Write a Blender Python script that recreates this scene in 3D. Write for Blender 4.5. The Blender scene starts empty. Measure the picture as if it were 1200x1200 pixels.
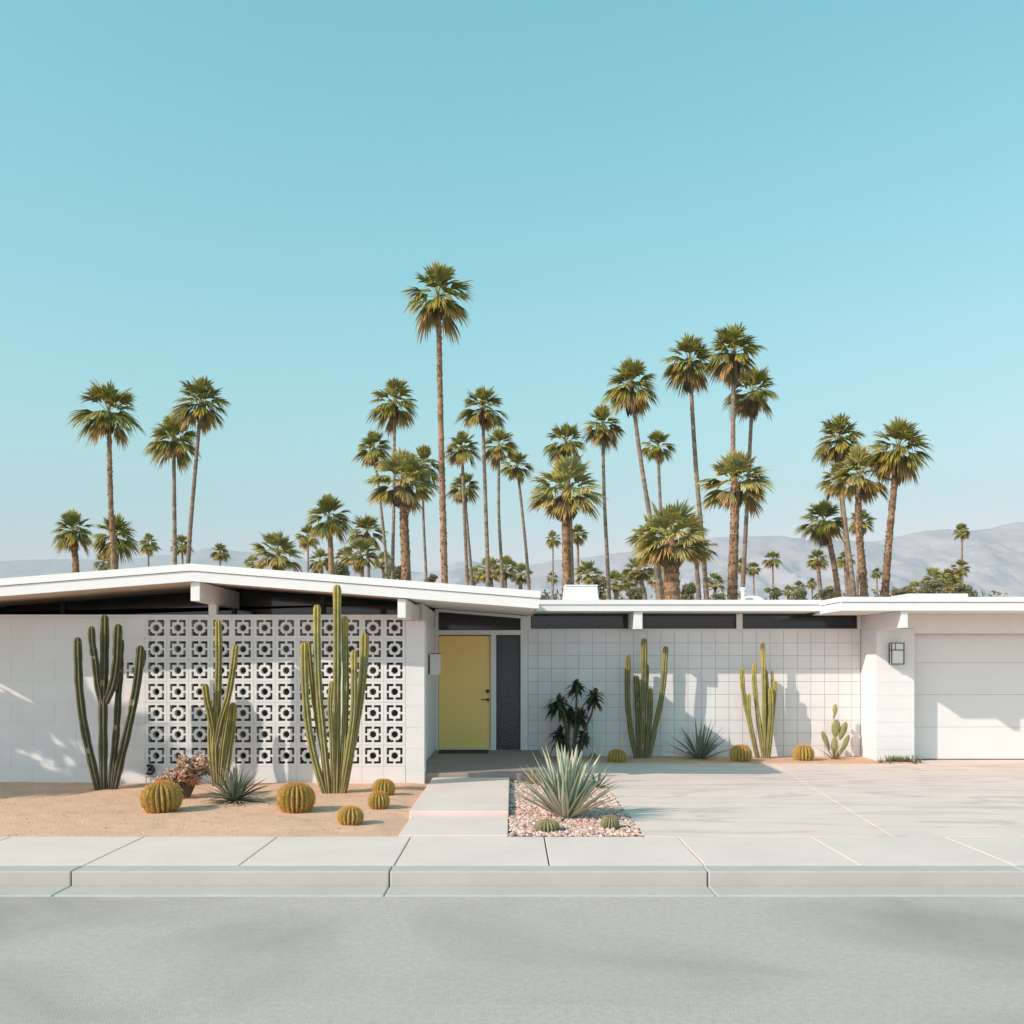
import bpy, math, random
import numpy as np
from mathutils import Vector, Matrix, noise
R = math.radians
S = bpy.context.scene
COL = S.collection
random.seed(7)

# ------------------------------------------------------------------ camera, sky, sun, exposure
F = 1200.0; HY = 777.0; EYE = 1.7          # focal length in photo pixels, horizon row, eye height
cam = bpy.data.objects.new('camera', bpy.data.cameras.new('camera')); COL.objects.link(cam)
cam.location = (0, 0, EYE); cam.rotation_euler = (R(90), 0, 0)
cam.data.sensor_width = 36; cam.data.lens = 36.0; cam.data.shift_y = (HY - 600) / 1200
cam.data.clip_start = 0.1; cam.data.clip_end = 60000
S.camera = cam
SUN_DIR = Vector((-1.75, -1.0, 1.22)).normalized()      # towards the sun
W = bpy.data.worlds.new('World'); S.world = W; W.use_nodes = True
nt = W.node_tree; bg = nt.nodes['Background']
sky = nt.nodes.new('ShaderNodeTexSky'); sky.sky_type = 'NISHITA'; sky.sun_disc = False
sky.sun_elevation = math.asin(SUN_DIR.z); sky.sun_rotation = math.atan2(SUN_DIR.x, SUN_DIR.y) % (2 * math.pi)
sky.air_density = 1.0; sky.dust_density = 0.6; sky.ozone_density = 1.0
tint = nt.nodes.new('ShaderNodeMix'); tint.data_type = 'RGBA'; tint.blend_type = 'MULTIPLY'
tint.inputs['Factor'].default_value = 1.0; tint.inputs['B'].default_value = (1.0, 1.0, 0.80, 1)
nt.links.new(sky.outputs[0], tint.inputs['A'])
sep = nt.nodes.new('ShaderNodeSeparateColor'); cmb = nt.nodes.new('ShaderNodeCombineColor'); nt.links.new(tint.outputs['Result'], sep.inputs[0])
for i, (gain, pw) in enumerate(((.49, 1.60), (1.41, .78), (1.30, .84))):      # the sky's own pale turquoise cast
    q1 = nt.nodes.new('ShaderNodeMath'); q1.operation = 'POWER'; q1.inputs[1].default_value = pw; nt.links.new(sep.outputs[i], q1.inputs[0])
    q2 = nt.nodes.new('ShaderNodeMath'); q2.operation = 'MULTIPLY'; q2.inputs[1].default_value = gain; nt.links.new(q1.outputs[0], q2.inputs[0])
    SKYC = (SKYC if i else []) + [q2]
for ch, lim in ((0, .97), (1, .94)):
    cap = nt.nodes.new('ShaderNodeMath'); cap.operation = 'MULTIPLY'; cap.inputs[1].default_value = lim; nt.links.new(SKYC[2].outputs[0], cap.inputs[0])
    mn_ = nt.nodes.new('ShaderNodeMath'); mn_.operation = 'MINIMUM'; nt.links.new(SKYC[ch].outputs[0], mn_.inputs[0]); nt.links.new(cap.outputs[0], mn_.inputs[1])
    nt.links.new(mn_.outputs[0], cmb.inputs[ch])
nt.links.new(SKYC[2].outputs[0], cmb.inputs[2])
nt.links.new(cmb.outputs[0], bg.inputs['Color'])
bg.inputs['Strength'].default_value = 0.15
sl = bpy.data.lights.new('sun', 'SUN'); sl.energy = 2.4; sl.angle = R(0.55); sl.color = (1.0, 0.88, 0.77)
so = bpy.data.objects.new('sun', sl); COL.objects.link(so)
so.rotation_euler = SUN_DIR.to_track_quat('Z', 'Y').to_euler(); so.location = (-20, -20, 30)
S.view_settings.view_transform = 'Standard'; S.view_settings.look = 'None'
S.view_settings.exposure = 0.8; S.view_settings.gamma = 1.0

def P(x, y, d):
    return Vector(((x - 600) * d / F, d, EYE + (HY - y) * d / F))

# ------------------------------------------------------------------ materials
def mat(name, col, rough=0.8, spec=0.3, attr=False, var=0.0, vscale=4.0, bump=0.0, bscale=60.0, dirt=None, metal=0.0,
        trans=0.0, sheen=0.0, stretch=None, coat=0.0):
    m = bpy.data.materials.new(name); m.use_nodes = True
    n = m.node_tree.nodes; l = m.node_tree.links; b = n['Principled BSDF']
    b.inputs['Roughness'].default_value = rough; b.inputs['Specular IOR Level'].default_value = spec
    b.inputs['Metallic'].default_value = metal
    if coat: b.inputs['Coat Weight'].default_value = coat
    tc = n.new('ShaderNodeTexCoord'); co = tc.outputs['Object']
    if stretch:
        mp = n.new('ShaderNodeMapping'); mp.inputs['Scale'].default_value = stretch; l.new(co, mp.inputs[0]); co = mp.outputs[0]
    cur = None
    if attr:
        a = n.new('ShaderNodeAttribute'); a.attribute_name = 'col'; cur = a.outputs['Color']
    else:
        r = n.new('ShaderNodeRGB'); r.outputs[0].default_value = (*col, 1); cur = r.outputs[0]
    if var:
        nz = n.new('ShaderNodeTexNoise'); nz.inputs['Scale'].default_value = vscale; nz.inputs['Detail'].default_value = 8
        nz.inputs['Roughness'].default_value = 0.6
        l.new(co, nz.inputs['Vector'])
        mr = n.new('ShaderNodeMapRange'); mr.inputs[1].default_value = .25; mr.inputs[2].default_value = .75
        mr.inputs[3].default_value = 1 - var; mr.inputs[4].default_value = 1 + var
        l.new(nz.outputs[0], mr.inputs[0])
        mx = n.new('ShaderNodeMix'); mx.data_type = 'RGBA'; mx.blend_type = 'MULTIPLY'; mx.inputs['Factor'].default_value = 1
        cb = n.new('ShaderNodeCombineColor')
        for i in range(3): l.new(mr.outputs[0], cb.inputs[i])
        l.new(cur, mx.inputs['A']); l.new(cb.outputs[0], mx.inputs['B']); cur = mx.outputs['Result']
    if dirt:
        dc, ds, dlo, dhi, dst = dirt           # stain colour, scale, range, strength
        nz = n.new('ShaderNodeTexNoise'); nz.inputs['Scale'].default_value = ds; nz.inputs['Detail'].default_value = 6
        nz.inputs['Distortion'].default_value = 0.6; l.new(co, nz.inputs['Vector'])
        mr = n.new('ShaderNodeMapRange'); mr.inputs[1].default_value = dlo; mr.inputs[2].default_value = dhi
        mr.inputs[4].default_value = dst; l.new(nz.outputs[0], mr.inputs[0])
        mx = n.new('ShaderNodeMix'); mx.data_type = 'RGBA'; l.new(mr.outputs[0], mx.inputs['Factor'])
        l.new(cur, mx.inputs['A']); mx.inputs['B'].default_value = (*dc, 1); cur = mx.outputs['Result']
    l.new(cur, b.inputs['Base Color'])
    if bump:
        nz = n.new('ShaderNodeTexNoise'); nz.inputs['Scale'].default_value = bscale; nz.inputs['Detail'].default_value = 6
        l.new(co, nz.inputs['Vector'])
        bp = n.new('ShaderNodeBump'); bp.inputs['Strength'].default_value = 1.0; bp.inputs['Distance'].default_value = bump
        l.new(nz.outputs[0], bp.inputs['Height']); l.new(bp.outputs[0], b.inputs['Normal'])
    if trans:
        out = n['Material Output']; tr = n.new('ShaderNodeBsdfTranslucent'); l.new(cur, tr.inputs[0])
        ms = n.new('ShaderNodeMixShader'); ms.inputs[0].default_value = trans
        l.new(b.outputs[0], ms.inputs[1]); l.new(tr.outputs[0], ms.inputs[2]); l.new(ms.outputs[0], out.inputs[0])
    return m

M = {}
M['white_block'] = mat('white_painted_block', (.76, .735, .725), .85, .2, attr=True, var=.025, vscale=2.5, bump=.0015, bscale=140, dirt=((.55, .5, .43), 1.3, .56, .8, .22))
M['white_paint'] = mat('white_paint', (.78, .755, .745), .6, .3, var=.03, vscale=2, bump=.0006, bscale=60, dirt=((.6, .56, .5), .9, .6, .85, .25))
M['groove'] = mat('shadow_gap', (.35, .34, .32), .9, .1)
M['grout'] = mat('grey_grout', (.42, .42, .425), .95, .1, var=.1)
M['mortar'] = mat('mortar', (.66, .645, .62), .95, .1, var=.05)
M['trim'] = mat('roof_edge_metal', (.8, .78, .77), .45, .4, var=.02)
M['soffit_dark'] = mat('stained_boards', (.66, .52, .42), .7, .2, var=.2, vscale=3, stretch=(8, .4, 1))
M['soffit_white'] = mat('soffit_paint', (.78, .73, .68), .7, .2, var=.04)
M['roofing'] = mat('white_roofing', (.72, .70, .67), .9, .1, var=.08, vscale=6, bump=.004, bscale=50)
M['dark_frame'] = mat('dark_bronze', (.05, .045, .04), .5, .4)
M['glass'] = mat('dark_glass', (.018, .02, .02), .06, .5, var=.3, vscale=.7)
M['glass_rain'] = mat('textured_glass', (.03, .042, .048), .22, .5, bump=.006, bscale=38)
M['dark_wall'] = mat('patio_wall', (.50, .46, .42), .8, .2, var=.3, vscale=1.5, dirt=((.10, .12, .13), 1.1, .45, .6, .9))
M['door'] = mat('yellow_paint', (.98, .67, .22), .42, .4, var=.025, vscale=1.2)
M['metal'] = mat('dark_metal', (.06, .06, .065), .35, .5, metal=.8)
M['steel'] = mat('brushed_steel', (.45, .45, .44), .4, .5, metal=.9)
M['mat_'] = mat('coir_mat', (.10, .065, .04), .98, .05, var=.25, vscale=60, bump=.006, bscale=200)
M['garage'] = mat('garage_paint', (.74, .73, .715), .55, .3, var=.02, vscale=1.5)
M['porcelain'] = mat('white_sheet_metal', (.78, .77, .75), .5, .35, var=.04, vscale=5)
M['sand'] = mat('sand', (.715, .44, .305), .97, .08, var=.10, vscale=9, bump=.012, bscale=42, dirt=((.42, .27, .18), 2.2, .5, .75, .4))
M['soil'] = mat('soil_strip', (.64, .41, .28), .97, .08, var=.12, vscale=9, bump=.01, bscale=60)
M['desert'] = mat('desert_ground', (.42, .34, .26), .97, .05, var=.15, vscale=.2)
M['asphalt'] = mat('sun_bleached_street', (.54, .46, .42), .92, .15, var=.14, vscale=22, bump=.006, bscale=220, dirt=((.36, .31, .28), .45, .47, .7, .8))
M['pebble'] = mat('pebble', (.5, .4, .35), .85, .25, attr=True, var=.08, vscale=40)
M['gravel_base'] = mat('gravel_base', (.34, .25, .2), .95, .1, var=.3, vscale=60, bump=.02, bscale=60)
M['cactus'] = mat('cactus_skin', (.1, .15, .05), .7, .25, attr=True, var=.28, vscale=9, bump=.006, bscale=60, dirt=((.22, .18, .10), 7, .6, .75, .5))
M['spine'] = mat('spines', (.6, .45, .15), .6, .3, attr=True, trans=.25)
M['leaf'] = mat('leaf', (.1, .15, .05), .55, .3, attr=True, trans=.28)
M['agave'] = mat('agave_leaf', (.2, .25, .15), .6, .25, attr=True, var=.10, vscale=14, trans=.08)
M['trunk'] = mat('palm_trunk', (.25, .16, .1), .95, .1, attr=True, var=.3, vscale=1.4, bump=.06, bscale=7, stretch=(1, 1, 3.2))
M['bark'] = mat('bark', (.13, .10, .07), .95, .1, var=.25, vscale=10, bump=.01, bscale=40)
M['rock'] = mat('mountain_rock', (.60, .50, .53), .98, .05, var=.12, vscale=.006, dirt=((.50, .43, .44), .02, .45, .7, .5), bump=4, bscale=.03)

def conc(name, col, seed):
    m = mat(name, col, .88, .2, var=.06, vscale=1.6, bump=.0025, bscale=180, dirt=((.48, .42, .38), .8, .56, .82, .4))
    return m
M['concrete'] = conc('pale_concrete', (.745, .60, .54), 1)
M['kerb'] = conc('kerb_concrete', (.50, .455, .42), 4)
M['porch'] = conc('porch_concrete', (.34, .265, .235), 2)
# driveway concrete with long curving tyre streaks
m = conc('driveway_concrete', (.775, .60, .535), 3); M['drive'] = m
n = m.node_tree.nodes; l = m.node_tree.links; b = n['Principled BSDF']
src = b.inputs['Base Color'].links[0].from_socket
tc = n.new('ShaderNodeTexCoord'); mp = n.new('ShaderNodeMapping'); mp.inputs['Rotation'].default_value = (0, 0, R(-38)); mp.inputs['Scale'].default_value = (.16, .9, 1)
mp.inputs['Location'].default_value = (.4, .2, 0)
wv = n.new('ShaderNodeTexNoise'); wv.inputs['Scale'].default_value = 1.5; wv.inputs['Detail'].default_value = 2; wv.inputs['Distortion'].default_value = 1.2
l.new(tc.outputs['Object'], mp.inputs[0]); l.new(mp.outputs[0], wv.inputs['Vector'])
rp = n.new('ShaderNodeValToRGB'); rp.color_ramp.elements[0].position = .46; rp.color_ramp.elements[0].color = (0, 0, 0, 1)
e = rp.color_ramp.elements.new(.5); e.color = (1, 1, 1, 1); rp.color_ramp.elements[-1].position = .54; rp.color_ramp.elements[-1].color = (0, 0, 0, 1)
l.new(wv.outputs[0], rp.inputs[0])
mu = n.new('ShaderNodeMath'); mu.operation = 'MULTIPLY'; mu.inputs[1].default_value = .34; l.new(rp.outputs[0], mu.inputs[0])
mx = n.new('ShaderNodeMix'); mx.data_type = 'RGBA'; l.new(mu.outputs[0], mx.inputs['Factor']); l.new(src, mx.inputs['A']); mx.inputs['B'].default_value = (.30, .27, .25, 1)
l.new(mx.outputs['Result'], b.inputs['Base Color'])

# ------------------------------------------------------------------ mesh helpers
class MB:
    def __init__(s): s.v = []; s.f = []; s.c = []; s.m = []; s.cur = (1, 1, 1); s.mi = 0
    def vert(s, p): s.v.append(tuple(p)); return len(s.v) - 1
    def face(s, idx, c=None): s.f.append(tuple(idx)); s.c.append(c or s.cur); s.m.append(s.mi)
    def quad(s, a, b, c, d, col=None):
        i = len(s.v); s.v += [tuple(a), tuple(b), tuple(c), tuple(d)]; s.face((i, i + 1, i + 2, i + 3), col)
    def box(s, x0, x1, y0, y1, z0, z1, col=None):
        i = len(s.v)
        for z in (z0, z1):
            s.v += [(x0, y0, z), (x1, y0, z), (x1, y1, z), (x0, y1, z)]
        for f in ((0, 3, 2, 1), (4, 5, 6, 7), (0, 1, 5, 4), (1, 2, 6, 5), (2, 3, 7, 6), (3, 0, 4, 7)):
            s.face([i + k for k in f], col)
    def prism(s, poly, a, b, col=None, axis='y'):
        """poly: 2D outline (x,z) extruded along y from a to b (axis y), or (x,y) extruded along z"""
        k = len(poly); i = len(s.v)
        for t in (a, b):
            for p in poly: s.v.append((p[0], t, p[1]) if axis == 'y' else (p[0], p[1], t))
        s.face(range(i, i + k), col); s.face(range(i + 2 * k - 1, i + k - 1, -1), col)
        for j in range(k):
            n_ = (j + 1) % k; s.face((i + j, i + k + j, i + k + n_, i + n_), col)
    def tube(s, pts, rad, k=10, col=None, cap=True, prof=None):
        """pts: list of Vector, rad: list; prof(j) multiplies radius around the section"""
        rings = []; up = Vector((0, 1, 0.01)); n_ = len(pts)
        for a in range(n_):
            t = (pts[min(a + 1, n_ - 1)] - pts[max(a - 1, 0)]).normalized()
            sx = t.cross(up).normalized(); sy = sx.cross(t).normalized()
            ring = []
            for j in range(k):
                an = 2 * math.pi * j / k; q = rad[a] * (prof(j) if prof else 1)
                ring.append(s.vert(pts[a] + sx * math.cos(an) * q + sy * math.sin(an) * q))
            rings.append(ring)
        for a in range(n_ - 1):
            for j in range(k):
                s.face((rings[a][j], rings[a + 1][j], rings[a + 1][(j + 1) % k], rings[a][(j + 1) % k]), col(a, j) if callable(col) else col)
        if cap:
            s.face(rings[0], col(0, 0) if callable(col) else col); s.face(rings[-1][::-1], col(n_ - 2, 0) if callable(col) else col)
        return rings
    def build(s, name, mats, parent=None, smooth=False, origin=None, bevel=0):
        me = bpy.data.meshes.new(name)
        v = np.array(s.v, dtype=np.float32)
        if origin is not None: v = v - np.array(origin, dtype=np.float32)
        me.from_pydata(v.tolist(), [], s.f)
        if not isinstance(mats, (list, tuple)): mats = [mats]
        for m_ in mats: me.materials.append(m_)
        if any(s.m): me.polygons.foreach_set('material_index', s.m)
        ca = me.attributes.new('col', 'FLOAT_COLOR', 'CORNER')
        tot = np.array([len(f) for f in s.f]); cc = np.array([(c[0], c[1], c[2], 1.0) for c in s.c], dtype=np.float32)
        ca.data.foreach_set('color', np.repeat(cc, tot, axis=0).ravel())
        if smooth: me.polygons.foreach_set('use_smooth', [True] * len(s.f))
        me.validate(); me.update()
        o = bpy.data.objects.new(name, me); COL.objects.link(o)
        if parent is not None: o.parent = parent
        if origin is not None and parent is None: o.location = origin
        if bevel:
            bv = o.modifiers.new('bevel', 'BEVEL'); bv.width = bevel; bv.segments = 2; bv.limit_method = 'ANGLE'
        return o

def tag(o, label=None, cat=None, group=None, kind=None):
    if label: o['label'] = label
    if cat: o['category'] = cat
    if group: o['group'] = group
    if kind: o['kind'] = kind
    return o
def empty(name, loc=(0, 0, 0)):
    o = bpy.data.objects.new(name, None); COL.objects.link(o); o.location = loc; o.empty_display_size = .3
    return o
def copy_tree(o, parent=None):
    c = o.copy(); COL.objects.link(c)
    if parent is not None: c.parent = parent
    for ch in o.children: copy_tree(ch, c)
    return c
def jit(c, a):
    k = 1 + random.uniform(-a, a); return (c[0] * k, c[1] * k, c[2] * k)
def catmull(pts, sub=6):
    out = []; n_ = len(pts)
    for i in range(n_ - 1):
        p0 = pts[max(i - 1, 0)]; p1 = pts[i]; p2 = pts[i + 1]; p3 = pts[min(i + 2, n_ - 1)]
        for k in range(sub):
            t = k / sub
            out.append(0.5 * ((2 * p1) + (p2 - p0) * t + (2 * p0 - 5 * p1 + 4 * p2 - p3) * t * t + (3 * p1 - p0 - 3 * p2 + p3) * t ** 3))
    out.append(pts[-1]); return out
WB = (.76, .735, .725)

# ------------------------------------------------------------------ setting: ground, road, paving
g = MB()
g.quad((-9000, -30, -.16), (9000, -30, -.16), (9000, 12000, -.16), (-9000, 12000, -.16))
tag(g.build('ground', M['desert']), 'flat dry desert ground reaching to the mountains', 'ground', kind='structure')
g = MB(); g.quad((-60, -6, -.15), (60, -6, -.15), (60, 8.35, -.13), (-60, 8.35, -.13))
tag(g.build('road', M['asphalt']), 'sun bleached grey street in front of the sidewalk', 'road', kind='structure')
g = MB()
xs = [-14.04 + 1.305 * i for i in range(23)]
for a, b_ in zip(xs[:-1], xs[1:]): g.box(a + .006, b_ - .006, 8.62, 10.03, -.14, 0)
tag(g.build('sidewalk', M['concrete'], bevel=.006), 'pale concrete sidewalk slabs along the bottom of the yard', 'sidewalk', kind='structure')
g = MB()
for i in range(11): g.box(-14 + 2.6 * i + .004, -14 + 2.6 * (i + 1) - .004, 8.36, 8.61, -.15, .0)
for i in range(11): g.box(-14 + 2.6 * i + .004, -14 + 2.6 * (i + 1) - .004, 8.02, 8.355, -.15, -.118)
tag(g.build('kerb', M['kerb'], bevel=.012), 'concrete kerb and gutter between sidewalk and street', 'kerb', kind='structure')
# sand bed
def grid(name, x0, x1, y0, y1, nx, ny, hf, m, skirt=.16):
    g = MB(); ids = {}
    for j in range(ny + 1):
        for i in range(nx + 1):
            x = x0 + (x1 - x0) * i / nx; y = y0 + (y1 - y0) * j / ny
            ids[i, j] = g.vert((x, y, hf(x, y)))
    for j in range(ny):
        for i in range(nx): g.face((ids[i, j], ids[i + 1, j], ids[i + 1, j + 1], ids[i, j + 1]))
    return g.build(name, m, smooth=True)
def sandz(x, y):
    e = min(1, max(0, (y - 10.04) / .5)) * min(1, max(0, (-1.1 - x) / .3))
    return -.02 + e * (.025 + .028 * noise.noise(Vector((x * .8, y * .9, 0))) + .008 * noise.noise(Vector((x * 5, y * 5, 3)))) 
tag(grid('sand_bed', -14, -1.115, 10.035, 14.62, 240, 90, sandz, M['sand']), 'warm sand bed in front of the patterned block wall', 'sand', kind='structure')
# walk and porch
g = MB(); g.box(-1.11, -.04, 10.04, 11.28, -.14, .012)
tag(g.build('walkway', M['concrete'], bevel=.008), 'pale concrete front walk leading to the yellow door', 'walkway', kind='structure')
g = MB(); g.box(-1.13, -.035, 11.286, 14.6, -.14, .07)
tag(g.build('entry_step', M['concrete'], bevel=.012), 'long pale concrete step before the porch', 'step', kind='structure')
g = MB(); g.box(-1.385, .50, 14.605, 18.5, -.14, .13)
tag(g.build('porch_slab', M['porch'], bevel=.012), 'grey concrete porch slab under the yellow door', 'porch', kind='structure')
# driveway slabs
g = MB()
def slab(poly): g.prism(poly, -.14, 0, axis='z')
yj = [10.04, 13.2, 17.25]
def lx(y): return 3.73 + (y - 10.05) * (4.41 - 3.73) / 7.25
e_ = .007
for k, (ya, yb) in enumerate(zip(yj[:-1], yj[1:])):
    xl = 1.305
    slab([(xl, ya + e_), (lx(ya) - e_, ya + e_), (lx(yb) - e_, yb - e_), (xl, yb - e_)])
    slab([(lx(ya) + e_, ya + e_), (8.6, ya + e_), (8.6, yb - e_), (lx(yb) + e_, yb - e_)])
    slab([(8.615, ya + e_), (14, ya + e_), (14, yb - e_), (8.615, yb - e_)])
slab([(.51, 15.2), (1.297, 15.2), (1.297, 17.243), (.51, 17.243)])
slab([(6.9, 17.257), (14, 17.257), (14, 18.2), (6.9, 18.2)])
tag(g.build('driveway', M['drive'], bevel=.006), 'broad pale concrete driveway with fine joints and faint tyre streaks', 'driveway', kind='structure')
def soilz(x, y):
    r = .016 + .012 * noise.noise(Vector((x * 2, y * 3, 1))) + .006 * noise.noise(Vector((x * 9, y * 9, 1)))
    return r - .05 * max(0, (17.32 - y) / .06) - .06 * max(0, (x - 6.7) / .2)
tag(grid('planting_strip', .505, 6.9, 17.26, 18.56, 220, 44, soilz, M['soil']), 'narrow strip of bare tan soil along the tiled wall', 'soil', kind='structure')
g = MB(); g.quad((-.034, 10.04, -.02), (1.3, 10.04, -.02), (1.3, 15.19, -.02), (-.034, 15.19, -.02)); g.quad((.5, 14.6, -.021), (1.3, 14.6, -.021), (1.3, 15.2, -.021), (.5, 15.2, -.021))
tag(g.build('gravel_bed', M['gravel_base']), 'gravel bed beside the front walk', 'gravel bed', kind='structure')
# pebbles (uncountable)
rng = np.random.default_rng(3)
phi = (1 + 5 ** .5) / 2
octv = np.array([(1, 0, 0), (0, 1, 0), (-1, 0, 0), (0, -1, 0), (0, 0, 1), (0, 0, -1), (.62, .62, .35), (-.62, .62, .35), (-.62, -.62, .35), (.62, -.62, .35)], dtype=float)
octf = [(6, 4, 0), (6, 1, 4), (6, 0, 1), (7, 4, 1), (7, 2, 4), (7, 1, 2), (8, 4, 2), (8, 3, 4), (8, 2, 3), (9, 4, 3), (9, 0, 4), (9, 3, 0), (1, 0, 5), (2, 1, 5), (3, 2, 5), (0, 3, 5)]
def pebbles(name, n_, area, size, cols, m, zf, label, cat):
    V = []; Fc = []; C = []
    k = 0
    for i in range(n_):
        x, y = area(); s_ = size[0] + (size[1] - size[0]) * rng.random() ** 2
        a = rng.random() * 6.28; sx, sy, sz = s_ * (.8 + .5 * rng.random()), s_ * (.7 + .4 * rng.random()), s_ * (.5 + .3 * rng.random())
        q = octv * (1 + .18 * rng.standard_normal(octv.shape)) * (sx, sy, sz)
        ca, sa = math.cos(a), math.sin(a)
        qx = q[:, 0] * ca - q[:, 1] * sa + x; qy = q[:, 0] * sa + q[:, 1] * ca + y; qz = q[:, 2] + zf(x, y) + sz * .3
        V.append(np.stack([qx, qy, qz], 1)); Fc += [(f[0] + k, f[1] + k, f[2] + k) for f in octf]; k += 10
        c = cols[int(rng.random() * len(cols))]; t = .68 + .34 * rng.random(); C += [(c[0] * t, c[1] * t, c[2] * t)] * 16
    g = MB(); g.v = [tuple(p) for p in np.concatenate(V)]; g.f = Fc; g.c = C; g.m = [0] * len(Fc)
    return tag(g.build(name, m), label, cat, kind='stuff')
def garea():
    while True:
        x = -.02 + 1.31 * rng.random(); y = 10.05 + 5.12 * rng.random()
        return x, y
pc = [(.74, .46, .38), (.82, .58, .49), (.62, .37, .30), (.84, .68, .60), (.46, .31, .27), (.74, .52, .45), (.82, .53, .44)]
pebbles('gravel', 9500, garea, (.014, .034), pc, M['pebble'], lambda x, y: -.012 + .012 * rng.random(), 'pinkish pebbles covering the bed beside the front walk', 'gravel')
def sarea(): return -13.5 + 12.3 * rng.random(), 10.1 + 4.4 * rng.random()
pebbles('sand_grit', 2600, sarea, (.003, .011), [(.5, .36, .26), (.62, .46, .33), (.35, .25, .19)], M['pebble'], lambda x, y: sandz(x, y) - .001, 'scattered grit and tiny stones lying on the sand bed', 'grit')

# ------------------------------------------------------------------ the house
H = empty('house', (-.6, 18.0, 0))
tag(H, 'low white mid century house with yellow front door and patterned block wall', 'house')
HO = Vector((-.6, 18.0, 0))
def hb(g, name, m, parent=H, **k):
    o = g.build(name, m, parent=parent, origin=HO, **k); return o
def blocks_front(g, x0, x1, z0, z1, y, px, pz, gap=.006, depth=.02, xoff=0, zoff=0, jitc=.02, stagger=False, ztop=None):
    """blocks laid as a grid on a plane facing -Y; each stands depth proud of y"""
    zz = z1; r_ = 0
    rows = []
    z = z1
    while z > z0 + .01: rows.append((max(z - pz, z0), z)); z -= pz
    for (za, zb) in rows:
        x = x0 - (px / 2 if stagger and r_ % 2 else 0)
        while x < x1 - .01:
            a = max(x, x0); b_ = min(x + px, x1)
            if b_ - a > gap * 2: g.box(a + gap / 2, b_ - gap / 2, y, y + depth, za + gap / 2, zb - gap / 2, jit(WB, jitc))
            x += px
        r_ += 1
# left wall -------------------------------------------------------
YL = 14.5
TOPL = 2.385
X1 = -1.51       # right end of the screen
PX = .307; PZ = .302
SX0 = X1 - 12 * PX; SZ0 = TOPL - .035 - 7 * PZ
g = MB(); g.mi = 0
# solid wall left of the screen (hole left for the lone block in row 3)
lx0 = SX0 - PX; rz1 = TOPL - .035 - 2 * PZ; rz0 = rz1 - PZ
def solid(x0, x1, z0, z1):
    blocks_front(g, x0, x1, z0, z1, YL, PX * 2, PZ, gap=.0035, jitc=.012, stagger=True)
solid(-12, lx0, -.05, TOPL - .035); solid(lx0, SX0, rz1, TOPL - .035); solid(lx0, SX0, -.05, rz0)
g.box(-12, -1.45, YL - .004, YL + .2, TOPL - .033, TOPL, WB)       # cap course
blocks_front(g, SX0, X1, -.05, SZ0, YL, PX, .205, gap=.0045, jitc=.015)
g.mi = 1
g.box(-12, lx0, YL + .004, YL + .18, -.05, TOPL - .035); g.box(lx0, SX0, YL + .004, YL + .18, rz1, TOPL - .035)
g.box(lx0, SX0, YL + .004, YL + .18, -.05, rz0); g.box(SX0, X1, YL + .004, YL + .18, -.05, SZ0)
hb(g, 'wall', [M['white_block'], M['mortar']])
# pillar at the right end of the screen
g = MB()
blocks_front(g, X1 + .004, -1.24, -.05, 2.30, YL - .006, .5, PZ, gap=.003, jitc=.01)
g.mi = 1; g.box(X1 + .006, -1.2425, YL, YL + .3, -.05, 2.2985)
g.mi = 0
z = 2.30
while z > 0: g.box(-1.2424, -1.2395, YL + .02, YL + .3, max(z - PZ, -.05) + .002, z - .002, jit(WB, .01)); z -= PZ
hb(g, 'wall_end_pillar', [M['white_block'], M['mortar']])
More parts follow.
